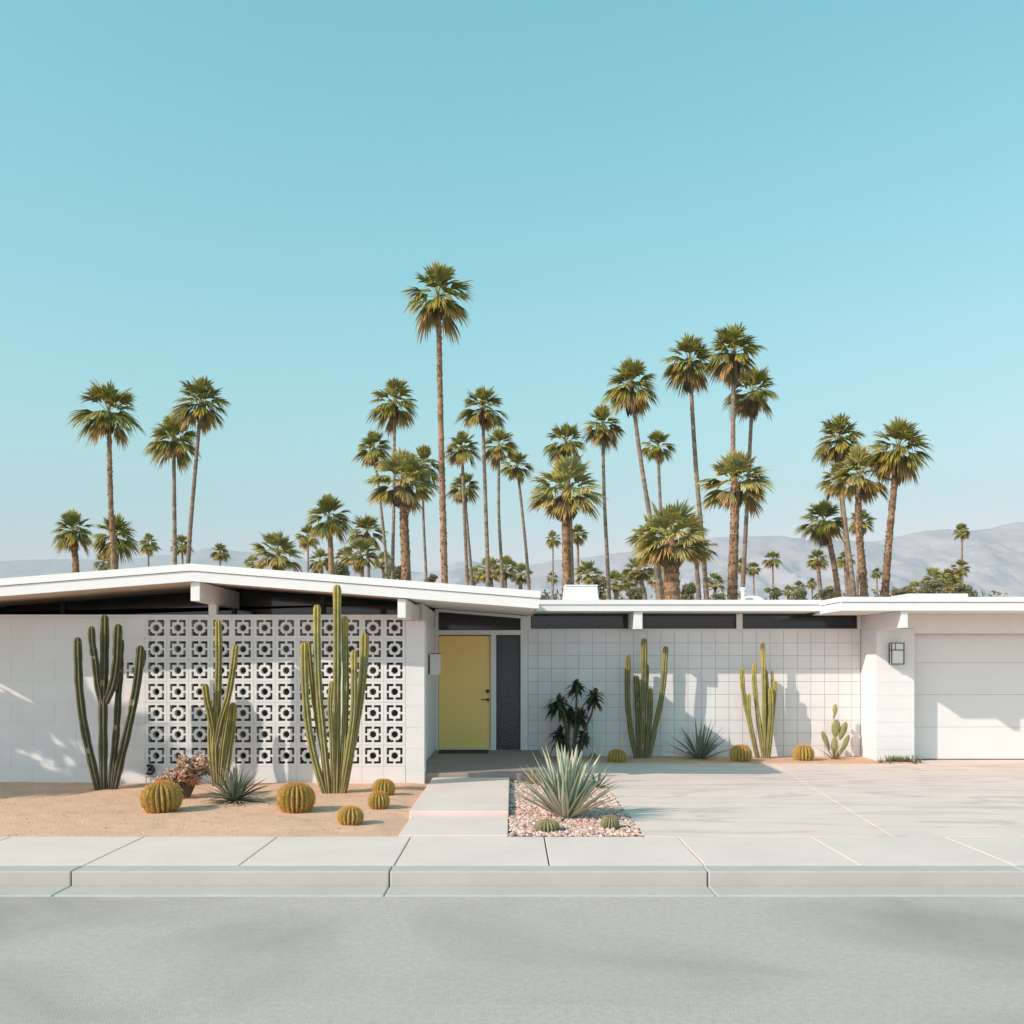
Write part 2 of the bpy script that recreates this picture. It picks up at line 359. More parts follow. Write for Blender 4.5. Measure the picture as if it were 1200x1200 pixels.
# breeze blocks
def breeze(g, cx, cz, var):
    o_, i_, s_, c_, ch = .113, .078, .014, .047, .029
    h = PX / 2 - .0025; hz = PZ / 2 - .0025
    L = sorted({-h, -o_, -i_, -.058, -c_, -ch, -s_, s_, ch, c_, .058, i_, o_, h})
    Lz = sorted({-hz, -o_, -i_, -.058, -c_, -ch, -s_, s_, ch, c_, .058, i_, o_, hz})
    col = jit(WB, .025)
    def hole(x, z):
        a, b_ = abs(x), abs(z); mx_ = max(a, b_); mn = min(a, b_)
        if mx_ < o_ and mx_ > i_ and mn > s_: return True
        if var and mn > .058 and mx_ < o_: return True
        if mx_ < c_ and not (mn > ch): return True
        return False
    nx = len(L) - 1; nz = len(Lz) - 1
    hm = [[hole((L[i] + L[i + 1]) / 2, (Lz[j] + Lz[j + 1]) / 2) for j in range(nz)] for i in range(nx)]
    y0 = YL; y1 = YL + .10
    for i in range(nx):
        for j in range(nz):
            xa, xb, za, zb = cx + L[i], cx + L[i + 1], cz + Lz[j], cz + Lz[j + 1]
            if hm[i][j]:
                if not hm[i - 1][j]: g.quad((xa, y0, za), (xa, y1, za), (xa, y1, zb), (xa, y0, zb), col)
                if not hm[i + 1][j]: g.quad((xb, y0, za), (xb, y0, zb), (xb, y1, zb), (xb, y1, za), col)
                if not hm[i][j - 1]: g.quad((xa, y0, za), (xb, y0, za), (xb, y1, za), (xa, y1, za), col)
                if not hm[i][j + 1]: g.quad((xa, y0, zb), (xa, y1, zb), (xb, y1, zb), (xb, y0, zb), col)
            else:
                g.quad((xa, y0, za), (xb, y0, za), (xb, y0, zb), (xa, y0, zb), col)
                g.quad((xa, y1, za), (xa, y1, zb), (xb, y1, zb), (xb, y1, za), col)
    for (xa, xb, za, zb) in ((cx - h, cx + h, cz - hz, cz - hz), (cx - h, cx + h, cz + hz, cz + hz)):
        g.quad((xa, y0, za), (xb, y0, za), (xb, y1, za), (xa, y1, za), col)
    for xa in (cx - h, cx + h): g.quad((xa, y0, cz - hz), (xa, y1, cz - hz), (xa, y1, cz + hz), (xa, y0, cz + hz), col)
g = MB()
for c in range(12):
    for r_ in range(7): breeze(g, SX0 + (c + .5) * PX, SZ0 + (r_ + .5) * PZ, random.random() < .3)
breeze(g, lx0 + .5 * PX, (rz0 + rz1) / 2, False)
g.mi = 1
for c in range(13): g.box(SX0 + c * PX - .0035, SX0 + c * PX + .0035, YL + .005, YL + .095, SZ0, SZ0 + 7 * PZ)
for r_ in range(8): g.box(SX0, X1, YL + .0055, YL + .0945, SZ0 + r_ * PZ - .0035, SZ0 + r_ * PZ + .0035)
hb(g, 'breeze_block_screen', [M['white_block'], M['mortar']])
# patio behind the screen and the glass above
g = MB(); g.box(-12, -1.45, 15.72, 15.9, 0, 2.42)
hb(g, 'patio_wall', M['dark_wall'])
g = MB(); g.box(-12, -1.39, YL + .18, 15.72, -.1, .03); hb(g, 'patio_floor', M['concrete'])
def roofb(x, y): return 3.026 - .235 - .0788 * abs(x + 4.27) + .025 * (y - 13.65)
g = MB()
hw = [(-12, 2.42), (-1.5, 2.42), (-1.5, roofb(-1.5, 15.75) - .01), (-4.27, roofb(-4.27, 15.75) - .01), (-12, roofb(-12, 15.75) - .01)]
cg = empty('clerestory_window', (0, 0, 0)); cg.parent = H; cg['label'] = 'wide dark gable window above the patterned block wall'
g.prism(hw, 15.75, 15.77); hb(g, 'pane', M['glass'], parent=cg)
g = MB()
for x in (-9.6, -6.9, -4.27, -2.9): g.box(x - .03, x + .03, 15.7, 15.745, 2.42, roofb(x, 15.7) - .012)
g.box(-12, -1.5, 15.69, 15.745, 2.405, 2.45); hb(g, 'frame', M['dark_frame'], parent=cg)
# left wing side wall to the porch
g = MB()
g.box(-1.49, -1.39, YL + .3, 18.7, -.05, 2.30, WB)
z = 2.30
while z > 0:
    for k in range(4):
        ya = YL + .3 + k * .92; g.box(-1.389, -1.386, ya + .004, min(ya + .92, 18.4) - .004, max(z - PZ, -.05) + .004, z - .004, jit(WB, .012))
    z -= PZ
hb(g, 'side_wall', [M['white_block'], M['mortar']])
g = MB()
poly = [(-1.49, 2.30), (-1.392, 2.30), (-1.392, 2.58), (-1.49, 2.58)]
g.box(-1.49, -1.392, 15.9, 18.4, 2.302, roofb(-1.49, 15.9) - .01, WB)
hb(g, 'upper_panel', M['white_paint'])
# roof, left wing
RX = .36; YR = 13.65
def rt(x): return 3.026 - .0788 * abs(x + 4.27)
RF = empty('roof'); RF.parent = H; RF['label'] = 'low gable roof with white fascia over the patterned wall'
def gable_strip(g, x0, x1, dz0, dz1, y0, y1, tilt=.025):
    """strip following the gable between offsets dz0..dz1 from the top line"""
    xs = [x0] + ([-4.27] if x0 < -4.27 < x1 else []) + [x1]
    for a, b_ in zip(xs[:-1], xs[1:]):
        i = len(g.v)
        for y in (y0, y1):
            t = tilt * (y - YR)
            g.v += [(a, y, rt(a) + dz0 + t), (b_, y, rt(b_) + dz0 + t), (b_, y, rt(b_) + dz1 + t), (a, y, rt(a) + dz1 + t)]
        for f in ((0, 1, 2, 3), (7, 6, 5, 4), (0, 4, 5, 1), (3, 2, 6, 7), (0, 3, 7, 4), (1, 5, 6, 2)): g.face([i + k for k in f])
g = MB(); gable_strip(g, -12, RX - .02, -.215, -.012, YR + .045, 25); hb(g, 'deck', M['roofing'], parent=RF)
g = MB(); gable_strip(g, -12, RX, -.235, -.102, YR, YR + .04)
g.mi = 0
# right end board of the gable roof
for (za, zb, xo) in ((-.235, -.102, RX), (-.092, 0, RX + .02)):
    i = len(g.v)
    for y in (YR + .041, 25):
        t = .025 * (y - YR)
        g.v += [(xo - .018, y, rt(RX) + za + t), (xo, y, rt(RX) + za + t), (xo, y, rt(RX) + zb + t), (xo - .018, y, rt(RX) + zb + t)]
    for f in ((0, 1, 2, 3), (7, 6, 5, 4), (0, 4, 5, 1), (3, 2, 6, 7), (0, 3, 7, 4), (1, 5, 6, 2)): g.face([i + k for k in f])
hb(g, 'fascia', M['white_paint'], parent=RF)
g = MB(); gable_strip(g, -12, RX + .02, -.094, 0, YR - .02, YR + .04); hb(g, 'roof_edge', M['trim'], parent=RF)
g = MB(); gable_strip(g, -12, RX - .002, -.1015, -.0945, YR + .012, YR + .038); hb(g, 'gap', M['groove'], parent=RF)
g = MB(); gable_strip(g, -12, -1.42, -.232, -.2165, YR + .042, 15.8); hb(g, 'soffit', M['soffit_dark'], parent=RF)
g = MB(); gable_strip(g, -1.418, RX - .03, -.232, -.2165, YR + .042, 18.7); o = hb(g, 'soffit', M['soffit_white'], parent=RF); o['label'] = 'white painted soffit over the porch'
# beams of the gable
def beam(x0, x1, y0, y1, z0, z1, label=None):
    g = MB(); g.box(x0, x1, y0, y1, z0, z1); o = hb(g, 'beam', M['white_paint'], bevel=.006)
    if label: o['label'] = label
beam(-4.30, -4.175, YR + .05, 15.69, 2.53, 2.795 - .01, 'ridge beam end under the gable peak')
beam(-1.53, -1.42, YR + .05, 15.69, 2.303, 2.56, 'beam end at the right end of the patterned wall')
g = MB(); g.box(-4.30, -4.19, YL + .01, YL + .12, TOPL + .002, 2.53); hb(g, 'post', M['white_paint'])
# entry ------------------------------------------------------------
YE = 18.42; sc_ = F / YE
def ex(x): return (x - 600) / sc_
def ez(y): return EYE + (HY - y) / sc_
g = MB()
xA, xB, xC, xD, xE = -1.385, -1.325, -.384, -.285, .155
zt = ez(745.5); zs = .132
def rb(x): return roofb(x, YE) - .005
g.box(xA, xB, YE, YE + .12, zs, rb(xB)); g.box(xC, xD, YE, YE + .12, zs, ez(744)); g.box(xE, xE + .13, YE, YE + .12, zs, rb(xE + .13))
g.box(xB, xE, YE, YE + .12, ez(744), ez(738.5)); g.box(xB + .0, xC, YE + .002, YE + .12, zs, .165)
g.box(xD, xE, YE, YE + .12, zs, ez(879))
g.prism([(xB, rb(xB) - .05), (xE, rb(xE) - .05), (xE, rb(xE)), (xB, rb(xB))], YE, YE + .12)
hb(g, 'entry_frame', M['white_paint'], bevel=.004)
D = MB(); D.box(xB + .006, xC - .006, YE + .045, YE + .09, .170, ez(745.2)); door = hb(D, 'door', M['door'], bevel=.003); door['label'] = 'plain yellow front door'
g = MB()
def disc(g, cx, y, cz, r_, dep, k=20): g.prism([(cx + r_ * math.cos(2 * math.pi * i / k), cz + r_ * math.sin(2 * math.pi * i / k)) for i in range(k)], y - dep, y)
hx = ex(571.3)
disc(g, hx, YE + .045, ez(810), .036, .022); disc(g, hx, YE + .023, ez(810), .014, .01)
hb(g, 'lock', M['metal'], parent=door, bevel=.003)
g = MB(); disc(g, hx + .005, YE + .045, ez(820), .028, .02); disc(g, hx + .005, YE + .025, ez(820), .011, .035)
g.tube([Vector((hx + .01, YE - .008, ez(820))), Vector((hx - .05, YE - .012, ez(820))), Vector((hx - .115, YE - .004, ez(819.6)))], [.011, .010, .008], 10)
hb(g, 'handle', M['metal'], parent=door)
g = MB(); g.box(xB, xC, YE - .03, YE + .044, .132, .150); hb(g, 'threshold', M['steel'], bevel=.003)
def window(name, poly, y, glass, fr=.02, label=None, fm='dark_frame', proud=.012):
    e = empty(name); e.parent = H
    if label: e['label'] = label
    g = MB(); g.prism(poly, y + .02, y + .03); hb(g, 'pane', glass, parent=e)
    g = MB(); k = len(poly); cx = sum(p[0] for p in poly) / k; cz = sum(p[1] for p in poly) / k
    xs_ = [p[0] for p in poly]; zs_ = [p[1] for p in poly]; x0, x1, z0 = min(xs_), max(xs_), min(zs_)
    zl = max(p[1] for p in poly if p[0] == x0); zr = max(p[1] for p in poly if p[0] == x1)
    g.box(x0, x0 + fr, y - proud, y + .019, z0, zl); g.box(x1 - fr, x1, y - proud, y + .019, z0, zr)
    g.box(x0 + fr, x1 - fr, y - proud, y + .019, z0, z0 + fr)
    g.prism([(x0 + fr, zl - fr), (x1 - fr, zr - fr), (x1 - fr, zr), (x0 + fr, zl)], y - proud, y + .019)
    hb(g, 'frame', M[fm], parent=e)
    return e
window('sidelight_window', [(xD, ez(879)), (xE, ez(879)), (xE, ez(744)), (xD, ez(744))], YE + .05, M['glass_rain'], .016, 'narrow textured glass pane right of the yellow door')
window('transom_window', [(xB, ez(738.5)), (xE, ez(738.5)), (xE, rb(xE) - .05), (xB, rb(xB) - .05)], YE + .05, M['glass'], .016, 'dark slanted pane above the yellow door')
# right tiled wall ---------------------------------------------------
YW = 18.5; TW, TH_ = .2465, .2325; WT = 2.297
g = MB(); x0 = .288
first = .468 - TW; x = first
while x < 6.3 - .02:
    a = max(x, x0); b_ = min(x + TW, 6.296); z = WT
    if b_ - a > .03:
        while z > -.04:
            g.box(a + .004, b_ - .004, YW - .007, YW + .02, max(z - TH_, -.05) + .004, z - .004, jit(WB, .022)); z -= TH_
    x += TW
g.mi = 1; g.box(x0 + .002, 6.294, YW, YW + .2, -.05, WT - .006)
hb(g, 'tiled_wall', [M['white_block'], M['grout']])
g = MB(); g.box(x0, 6.296, YW - .012, YW + .2, WT, WT + .022); hb(g, 'sill', M['white_paint'])
zt = 2.588
for (a, b_) in ((x0, .34), (2.10, 2.345), (4.055, 4.165), (6.24, 6.30)):
    g = MB(); g.box(a, b_, YW - .004, YW + .12, WT + .023, zt); hb(g, 'post', M['white_paint'])
for (a, b_, lb) in ((.34, 2.10, 'dark strip window nearest the front door'), (2.345, 4.055, 'dark strip window in the middle of the tiled wall'), (4.165, 6.24, 'dark strip window at the garage end of the tiled wall')):
    window('clerestory_window', [(a, WT + .023), (b_, WT + .023), (b_, zt), (a, zt)], YW + .04, M['glass'], .018, lb)
# pillar wall by the garage
g = MB(); YP = 17.70; PXa, PXb = 6.30, 6.955
z = 2.297
while z > -.04:
    g.box(PXa, PXb, YP, YP + .02, max(z - TH_, -.05) + .003, z - .003, jit(WB, .015))
    g.box(PXa - .0005, PXa + .02, YP + .021, YW - .01, max(z - TH_, -.05) + .002, z - .002, jit(WB, .01)); z -= TH_
g.mi = 1; g.box(PXa + .003, PXb - .003, YP + .004, YW + .2, -.05, 2.29)
hb(g, 'garage_pillar', [M['white_block'], M['mortar']])
g = MB(); g.box(PXa, PXb, YP + .01, YW + .1, 2.2985, 2.545); g.box(PXb + .002, 13, YP + .03, YP + .25, 2.215, 2.545)
hb(g, 'garage_header', M['soffit_white'])
YG = 18.0
G_ = empty('garage_door'); G_.parent = H; G_['label'] = 'white sectional garage door with flat panels'
zz = [.015, .575, 1.145, 1.705, 2.22]
for a, b_ in zip(zz[:-1], zz[1:]):
    g = MB(); g.box(PXb + .01, 12.2, YG, YG + .045, a + .0015, b_ - .0015); hb(g, 'panel', M['garage'], parent=G_, bevel=.004)
g = MB(); g.box(PXb + .01, 12.2, YG + .01, YG + .04, -.02, .02); hb(g, 'bottom_seal', M['metal'], parent=G_)
g = MB(); g.box(PXb + .01, 12.2, YG + .03, YG + .1, 0, 2.25); hb(g, 'backing', M['mortar'], parent=G_)
g = MB(); g.box(12.2, 14, YP + .03, YG + .2, -.05, 2.3, WB); hb(g, 'wall', [M['white_block']])
# flat roof, right wing and garage
R2 = empty('roof'); R2.parent = H; R2['label'] = 'flat white roof stepping forward over the garage'
YF = 17.6; YGf = 16.5; XS = 5.30
lo = MB(); hi = MB(); gp = MB(); sf = MB(); dk = MB()
for (xa, xb, y, zb_, zt_) in ((.40, XS, YF, 2.594, 2.785), (XS, 14, YGf, 2.545, 2.765)):
    lo.box(xa, xb, y, y + .04, zb_, zt_ - .088); hi.box(xa if xa > 1 else xa, xb, y - .02, y + .04, zt_ - .08, zt_)
    gp.box(xa + .002, xb, y + .012, y + .038, zt_ - .0875, zt_ - .0805)
lo.box(XS, XS + .04, YGf + .041, YF + .3, 2.546, 2.677); hi.box(XS - .02, XS + .04, YGf + .041, YF - .021, 2.686, 2.764)
gp.box(XS + .012, XS + .038, YGf + .04, YF + .2, 2.6775, 2.6855)
hb(lo, 'fascia', M['white_paint'], parent=R2); hb(hi, 'roof_edge', M['trim'], parent=R2); hb(gp, 'gap', M['groove'], parent=R2)
sf.box(.40, XS + .0, YF + .041, YW + .2, 2.596, 2.61); sf.box(XS + .041, 14, YGf + .041, YF + .6, 2.548, 2.562); hb(sf, 'soffit', M['soffit_white'], parent=R2)
dk.box(.40, XS, YF + .042, 26, 2.612, 2.775); dk.box(XS + .042, 14, YGf + .042, 26, 2.612, 2.755); hb(dk, 'deck', M['roofing'], parent=R2)
beam(2.10, 2.25, YF + .05, YW - .005, 2.285, 2.592, 'beam end between the first two strip windows')
beam(6.29, 6.40, YGf + .05, YP + .008, 2.27, 2.545, 'beam end beside the garage pillar')
# low raised curb on the garage roof
g = MB(); g.box(6.62, 7.62, 17.1, 18.4, 2.70, 2.86); o = hb(g, 'roof_curb', M['trim'], parent=R2, bevel=.008)
# body of the house behind (closes it from the sides)
g = MB(); g.box(-11.9, -1.52, 15.95, 24.6, -.05, 2.40); g.box(-1.5, .2, 18.75, 24.6, -.05, 2.4); g.box(.3, 13.9, YW + .25, 25.5, -.05, 2.59); hb(g, 'rear_walls', M['white_paint'])

# things on the house ------------------------------------------------
# evaporative cooler
c0 = P(681, 703, 19.0); s_ = 19.0 / F
E = empty('roof_cooler', (c0.x, 19.2, 2.776)); tag(E, 'white square cooler box on the flat roof beside the gable end', 'cooler')
g = MB()
w0, w1, h_ = 20.5 * s_, 19.0 * s_, .34
def frus(g, cx, cy, z0, z1, wa, wb, da, db):
    i = len(g.v)
    for (z, w, d) in ((z0, wa, da), (z1, wb, db)): g.v += [(cx - w, cy - d, z), (cx + w, cy - d, z), (cx + w, cy + d, z), (cx - w, cy + d, z)]
    for f in ((0, 3, 2, 1), (4, 5, 6, 7), (0, 1, 5, 4), (1, 2, 6, 5), (2, 3, 7, 6), (3, 0, 4, 7)): g.face([i + k for k in f])
frus(g, 0, 0, 0, h_, .335, .30, .32, .28)
g.build('cabinet', M['porcelain'], E, bevel=.02)
g = MB(); g.box(-.31, .31, -.29, .29, h_ + .001, h_ + .03); g.build('lid', M['porcelain'], E, bevel=.01)
# vent pipe and turbine cowl
c0 = P(871, 703, 18.6)
E = empty('vent_pipe', (c0.x, 18.6, 2.776)); tag(E, 'short capped white vent pipe on the flat roof behind the curved cowl', 'vent')
g = MB(); g.tube([Vector((0, 0, 0)), Vector((0, 0, .24))], [.04, .04], 18); g.build('pipe', M['porcelain'], E)
g = MB(); g.tube([Vector((0, 0, .235)), Vector((0, 0, .25)), Vector((0, 0, .29)), Vector((0, 0, .30))], [.055, .06, .06, .03], 18); g.build('cap', M['porcelain'], E)
c0 = P(882, 704, 18.1)
E = empty('roof_cowl', (c0.x, 18.2, 2.776)); tag(E, 'low rounded white vent cowl on the flat roof edge', 'vent')
g = MB(); k = 14; pr = []
prof_ = [(-.2, 0)] + [(-.2 * math.cos(math.pi * i / k), .115 * math.sin(math.pi * i / k) ** .8) for i in range(1, k)] + [(.2, 0)]
g.prism(prof_, -.12, .12); g.build('hood', M['porcelain'], E, bevel=.012)
g = MB(); g.prism([(-.07 + .075 * math.cos(a * math.pi / 8), .05 + .028 * math.sin(a * math.pi / 8)) for a in range(16)], -.135, -.121); g.build('opening', M['groove'], E)
# mailbox on the porch side wall
E = empty('mailbox', (-1.386, 16.9, 1.50)); tag(E, 'pale grey metal letter box mounted beside the yellow door', 'mailbox')
g = MB(); g.box(.03, .20, 0, .12, 0, .35); g.build('body', M['porcelain'], E, bevel=.006)
g = MB(); g.box(.025, .206, -.006, .126, .351, .362); g.build('lid', M['dark_frame'], E, bevel=.002)
g = MB(); g.box(.001, .029, .01, .11, .02, .33); g.build('bracket', M['dark_frame'], E)
# wall lantern
lc = P(1048.5, 766, YP); E = empty('wall_lantern', (lc.x, YP, lc.z)); tag(E, 'square black framed wall lantern on the white garage pillar', 'lamp')
g = MB(); a, h2 = .105, .18
for x in (-a, a):
    g.box(x - .007, x + .007, -.15, -.136, -h2, h2); g.box(x - .007, x + .007, -.03, -.016, -h2, h2)
for z in (-h2, h2 - .0, .06):
    g.box(-a - .007, a + .007, -.152, -.134, z - .007, z + .007)
    for x in (-a, a): g.box(x - .008, x + .008, -.134, -.03, z - .006, z + .006)
g.box(-.045, -.035, -.149, -.137, .06, h2)
g.build('frame', M['dark_frame'], E)
g = MB(); g.box(-.075, .075, -.015, -.001, -h2 * .9, h2 * .9); g.build('back_plate', M['porcelain'], E)
gl = mat('frosted_glass', (.7, .7, .68), .25, .5)
g = MB(); g.box(-a + .008, a - .008, -.14, -.034, -h2 + .008, h2 - .012); g.build('shade', gl, E)
# doormat
g = MB(); g.box(-1.28, -.42, 17.75, 18.32, .1305, .148)
tag(g.build('doormat', M['mat_'], origin=(-.85, 18.03, .1305), bevel=.004), 'dark brown coir doormat before the yellow door', 'doormat')
# hose bib on the left wall
hp = P(175, 902, YL - .05)
E = empty('hose_tap', (hp.x, YL, hp.z)); tag(E, 'small dark round hose tap on the left wall near the sand', 'tap')
g = MB(); pts = [Vector((.0 + .06 * math.cos(t), -.05, .06 * math.sin(t))) for t in [R(120 - 25 * i) for i in range(11)]]; g.tube(pts, [.022] * 11, 8); g.build('loop', M['metal'], E)
g = MB(); g.tube([Vector((0, -.06, 0)), Vector((0, .0, 0))], [.026, .03], 12); g.build('flange', M['metal'], E)
g = MB(); g.tube([Vector((-.05, -.03, -.10)), Vector((-.05, -.03, -.2))], [.006, .006], 6); g.tube([Vector((.09, -.03, -.10)), Vector((-.05, -.03, -.10))], [.006, .006], 6); g.build('pipe', M['steel'], E)


# ------------------------------------------------------------------ cacti
GREEN = [(.115, .135, .045), (.10, .125, .045), (.13, .145, .05)]
def spike(g, p, d, L, w, col):
    s_ = d.cross(Vector((.3, .2, 1))).normalized() * w
    i = len(g.v); g.v += [tuple(p - s_), tuple(p + s_), tuple(p + d * L)]; g.face((i, i + 1, i + 2), col)
def ribbed_stem(E, org, pts, rad, ribs=7, col=(.11, .13, .045), sp=True, depth=.48):
    """one upright cactus stem with ribs, spine clusters along the ridges and a rounded tip"""
    P_ = catmull(pts, 7); n_ = len(P_)
    # rounded tip
    d = (P_[-1] - P_[-2]).normalized(); tip = P_[-1] - d * rad * 1.4
    while len(P_) > 3 and (P_[-1] - tip).dot(d) > 0: P_.pop()
    nk = {random.randint(4, 60) for _ in range(4)}; base = P_[-1]; Rr = [rad * (.80 + .2 * min(1, i / 5)) * (1 + .05 * math.sin(i * 1.1 + pts[0].x * 9) + random.uniform(-.02, .02)) * (.93 if i in nk else 1) for i in range(len(P_))]
    if pts[0].z < .1: Rr[0] *= .95
    for k in range(1, 8):
        a = k / 7 * math.pi / 2; P_.append(base + d * rad * 1.4 * math.sin(a)); Rr.append(rad * max(.07, math.cos(a) ** .75))
    k = ribs * 6; ph = random.random() * 6.28
    def prof(j): return 1 - depth * (.5 - .5 * math.cos(2 * math.pi * (j % 6) / 6)) ** .8
    tone = jit(col, .12)
    nn = len(P_)
    scar = {(random.randint(0, nn), random.randint(0, ribs)) for _ in range(5)}
    def cf(a, j):
        t = j % 6; c = tone
        if (a, j // 6) in scar: return (.30, .24, .15)
        if t in (0, 5): c = (tone[0] * 1.55 + .04, tone[1] * 1.4 + .025, tone[2] * 1.35 + .02)
        if a > nn - 12: c = (c[0] * 1.35, c[1] * 1.2, c[2] * .9)       # younger yellow growth at the tip
        elif a < 5: c = (c[0] * .85 + .04, c[1] * .75 + .035, c[2] * .7 + .03)   # corky grey foot
        return c
    g = MB(); rings = g.tube(P_, Rr, k, cf, True, prof)
    if sp:
        h = g; g.mi = 1
        for j in range(0, k, 6):
            acc = 0
            for a in range(len(P_) - 1):
                seg = Vector(g.v[rings[a + 1][j]]) - Vector(g.v[rings[a][j]]); L = seg.length
                while acc < L:
                    q = Vector(g.v[rings[a][j]]) + seg * (acc / L if L else 0); out = (q - P_[a]).normalized()
                    for _ in range(4):
                        dd = (out + Vector((random.uniform(-1, 1), random.uniform(-1, 1), random.uniform(-1, 1))) * .8).normalized()
                        spike(h, q, dd, random.uniform(.010, .022), .0016, random.choice([(.55, .42, .22), (.42, .32, .18), (.62, .52, .32)]))
                    acc += .032
                acc -= L
    return g.build('stem', [M['cactus'], M['spine']], E, smooth=True, origin=org)
def zoomer(ox, oy, k=.3):
    return lambda x, y: (ox + x * k, oy + y * k)
def column_cactus(base_px, d, zf, stems, label, col, ribs=7, gz=0.0, group=None):
    b = P(base_px[0], base_px[1], d); org = Vector((b.x, d, gz)); 
    E = empty('columnar_cactus', org); tag(E, label, 'cactus', group)
    zoff = gz - (EYE + (HY - base_px[1]) * d / F)
    for k, (pts, rz, dy) in enumerate(stems):
        n_ = len(pts); q = []
        for i, (x, y) in enumerate(pts):
            px, py = zf(x, y); t = i / (n_ - 1)
            v = P(px, py, d); v.y = d + dy * min(1, t * 1.6); v.x *= v.y / d; v.z = EYE + (v.z - EYE) * v.y / d
            q.append(v)
        if q[0].z < gz + .25: q[0].z = gz - .06
        ribbed_stem(E, org, q, rz * .3 * d / F, ribs, col)
    return E
GC = 'columnar cacti standing before the white walls'
z1_ = zoomer(60, 640); z2_ = zoomer(320, 640); z3_ = zoomer(580, 640); z4_ = zoomer(840, 640)
column_cactus((124, 925), 13.75, z1_, [
    ([(205, 950), (203, 780), (203, 600), (208, 420), (208, 260)], 18, .0),
    ([(188, 945), (160, 850), (128, 700), (110, 560), (105, 450), (102, 340)], 17, -.04),
    ([(203, 640), (182, 540), (172, 450), (160, 380), (157, 308)], 15, -.10),
    ([(212, 610), (240, 540), (255, 450), (258, 380), (262, 300)], 18, -.09),
    ([(228, 945), (245, 820), (256, 700), (264, 560), (272, 436)], 14, .10),
    ([(242, 945), (272, 830), (305, 690), (336, 530), (350, 380)], 17, -.02),
    ([(247, 560), (266, 480), (272, 420), (275, 356)], 11, .05),
    ([(342, 500), (360, 450), (363, 400)], 9, .02),
], 'dark green columnar cactus with widely splayed arms at the left end of the wall', (.058, .064, .032), 6, gz=.0, group=GC)
column_cactus((252, 918), 13.95, z1_, [
    ([(648, 925), (640, 780), (650, 600), (654, 440), (652, 272)], 14, .0),
    ([(640, 800), (660, 690), (690, 590), (708, 490), (722, 380)], 13, -.08),
    ([(636, 740), (622, 660), (608, 600), (600, 532)], 14, -.10),
    ([(668, 925), (690, 820), (706, 700), (712, 598)], 16, .06),
    ([(640, 925), (624, 800), (622, 700), (632, 590)], 12, .08),
    ([(655, 925), (668, 800), (684, 690), (692, 620)], 12, -.02),
], 'narrow branching cactus rising behind the dark agave in front of the patterned blocks', (.19, .18, .06), 6, gz=.0, group=GC)
column_cactus((391, 928), 13.33, z2_, [
    ([(246, 955), (248, 760), (250, 500), (250, 300), (250, 140)], 16, .0),
    ([(218, 955), (196, 760), (178, 560), (172, 400), (172, 208)], 15, -.03),
    ([(208, 950), (165, 840), (136, 690), (123, 520), (121, 362)], 15, -.05),
    ([(224, 955), (195, 800), (162, 620), (146, 480), (136, 362)], 11, .09),
    ([(262, 955), (278, 760), (284, 560), (282, 400), (281, 262)], 13, .05),
    ([(265, 950), (296, 790), (314, 650), (316, 520), (316, 398)], 13, -.10),
    ([(270, 955), (310, 770), (336, 620), (352, 480), (357, 328)], 16, .0),
    ([(300, 780), (345, 600), (364, 450), (368, 335)], 8, .09),
    ([(236, 955), (228, 720), (222, 620), (230, 520)], 10, -.12),
], 'tallest olive green cactus cluster reaching up past the roof edge', (.19, .185, .065), 6, gz=.0, group=GC)
column_cactus((751, 888.5), 18.1, z3_, [
    ([(574, 830), (578, 700), (582, 500), (583, 346)], 12, .0),
    ([(556, 830), (532, 730), (518, 600), (520, 422)], 11, .05),
    ([(566, 830), (560, 690), (556, 600), (552, 500)], 12, .10),
    ([(588, 830), (602, 700), (606, 640), (606, 552)], 11, -.04),
    ([(596, 830), (628, 700), (654, 570), (668, 390)], 11, -.02),
    ([(578, 600), (592, 540), (594, 455)], 8, .04),
], 'slender cactus with straight arms half in shade right of the dark bushy plant', (.13, .135, .055), 6, gz=.01, group=GC)
column_cactus((894, 887.5), 18.15, z4_, [
    ([(182, 835), (184, 700), (184, 560), (179, 373)], 9, .0),
    ([(166, 830), (128, 690), (104, 570), (97, 468)], 9, -.03),
    ([(184, 790), (158, 640), (147, 530), (146, 456)], 9, .04),
    ([(160, 800), (128, 680), (123, 567)], 9, -.05),
    ([(190, 830), (194, 700), (195, 580), (191, 476)], 9, .06),
    ([(202, 830), (214, 700), (224, 600), (227, 520)], 8, .0),
    ([(190, 800), (212, 620), (217, 540), (216, 480)], 6, .05),
    ([(196, 830), (208, 720), (213, 640), (210, 548)], 11, -.07),
], 'pale olive cactus in full sun near the garage end of the tiled wall', (.22, .215, .07), 6, gz=.01, group=GC)

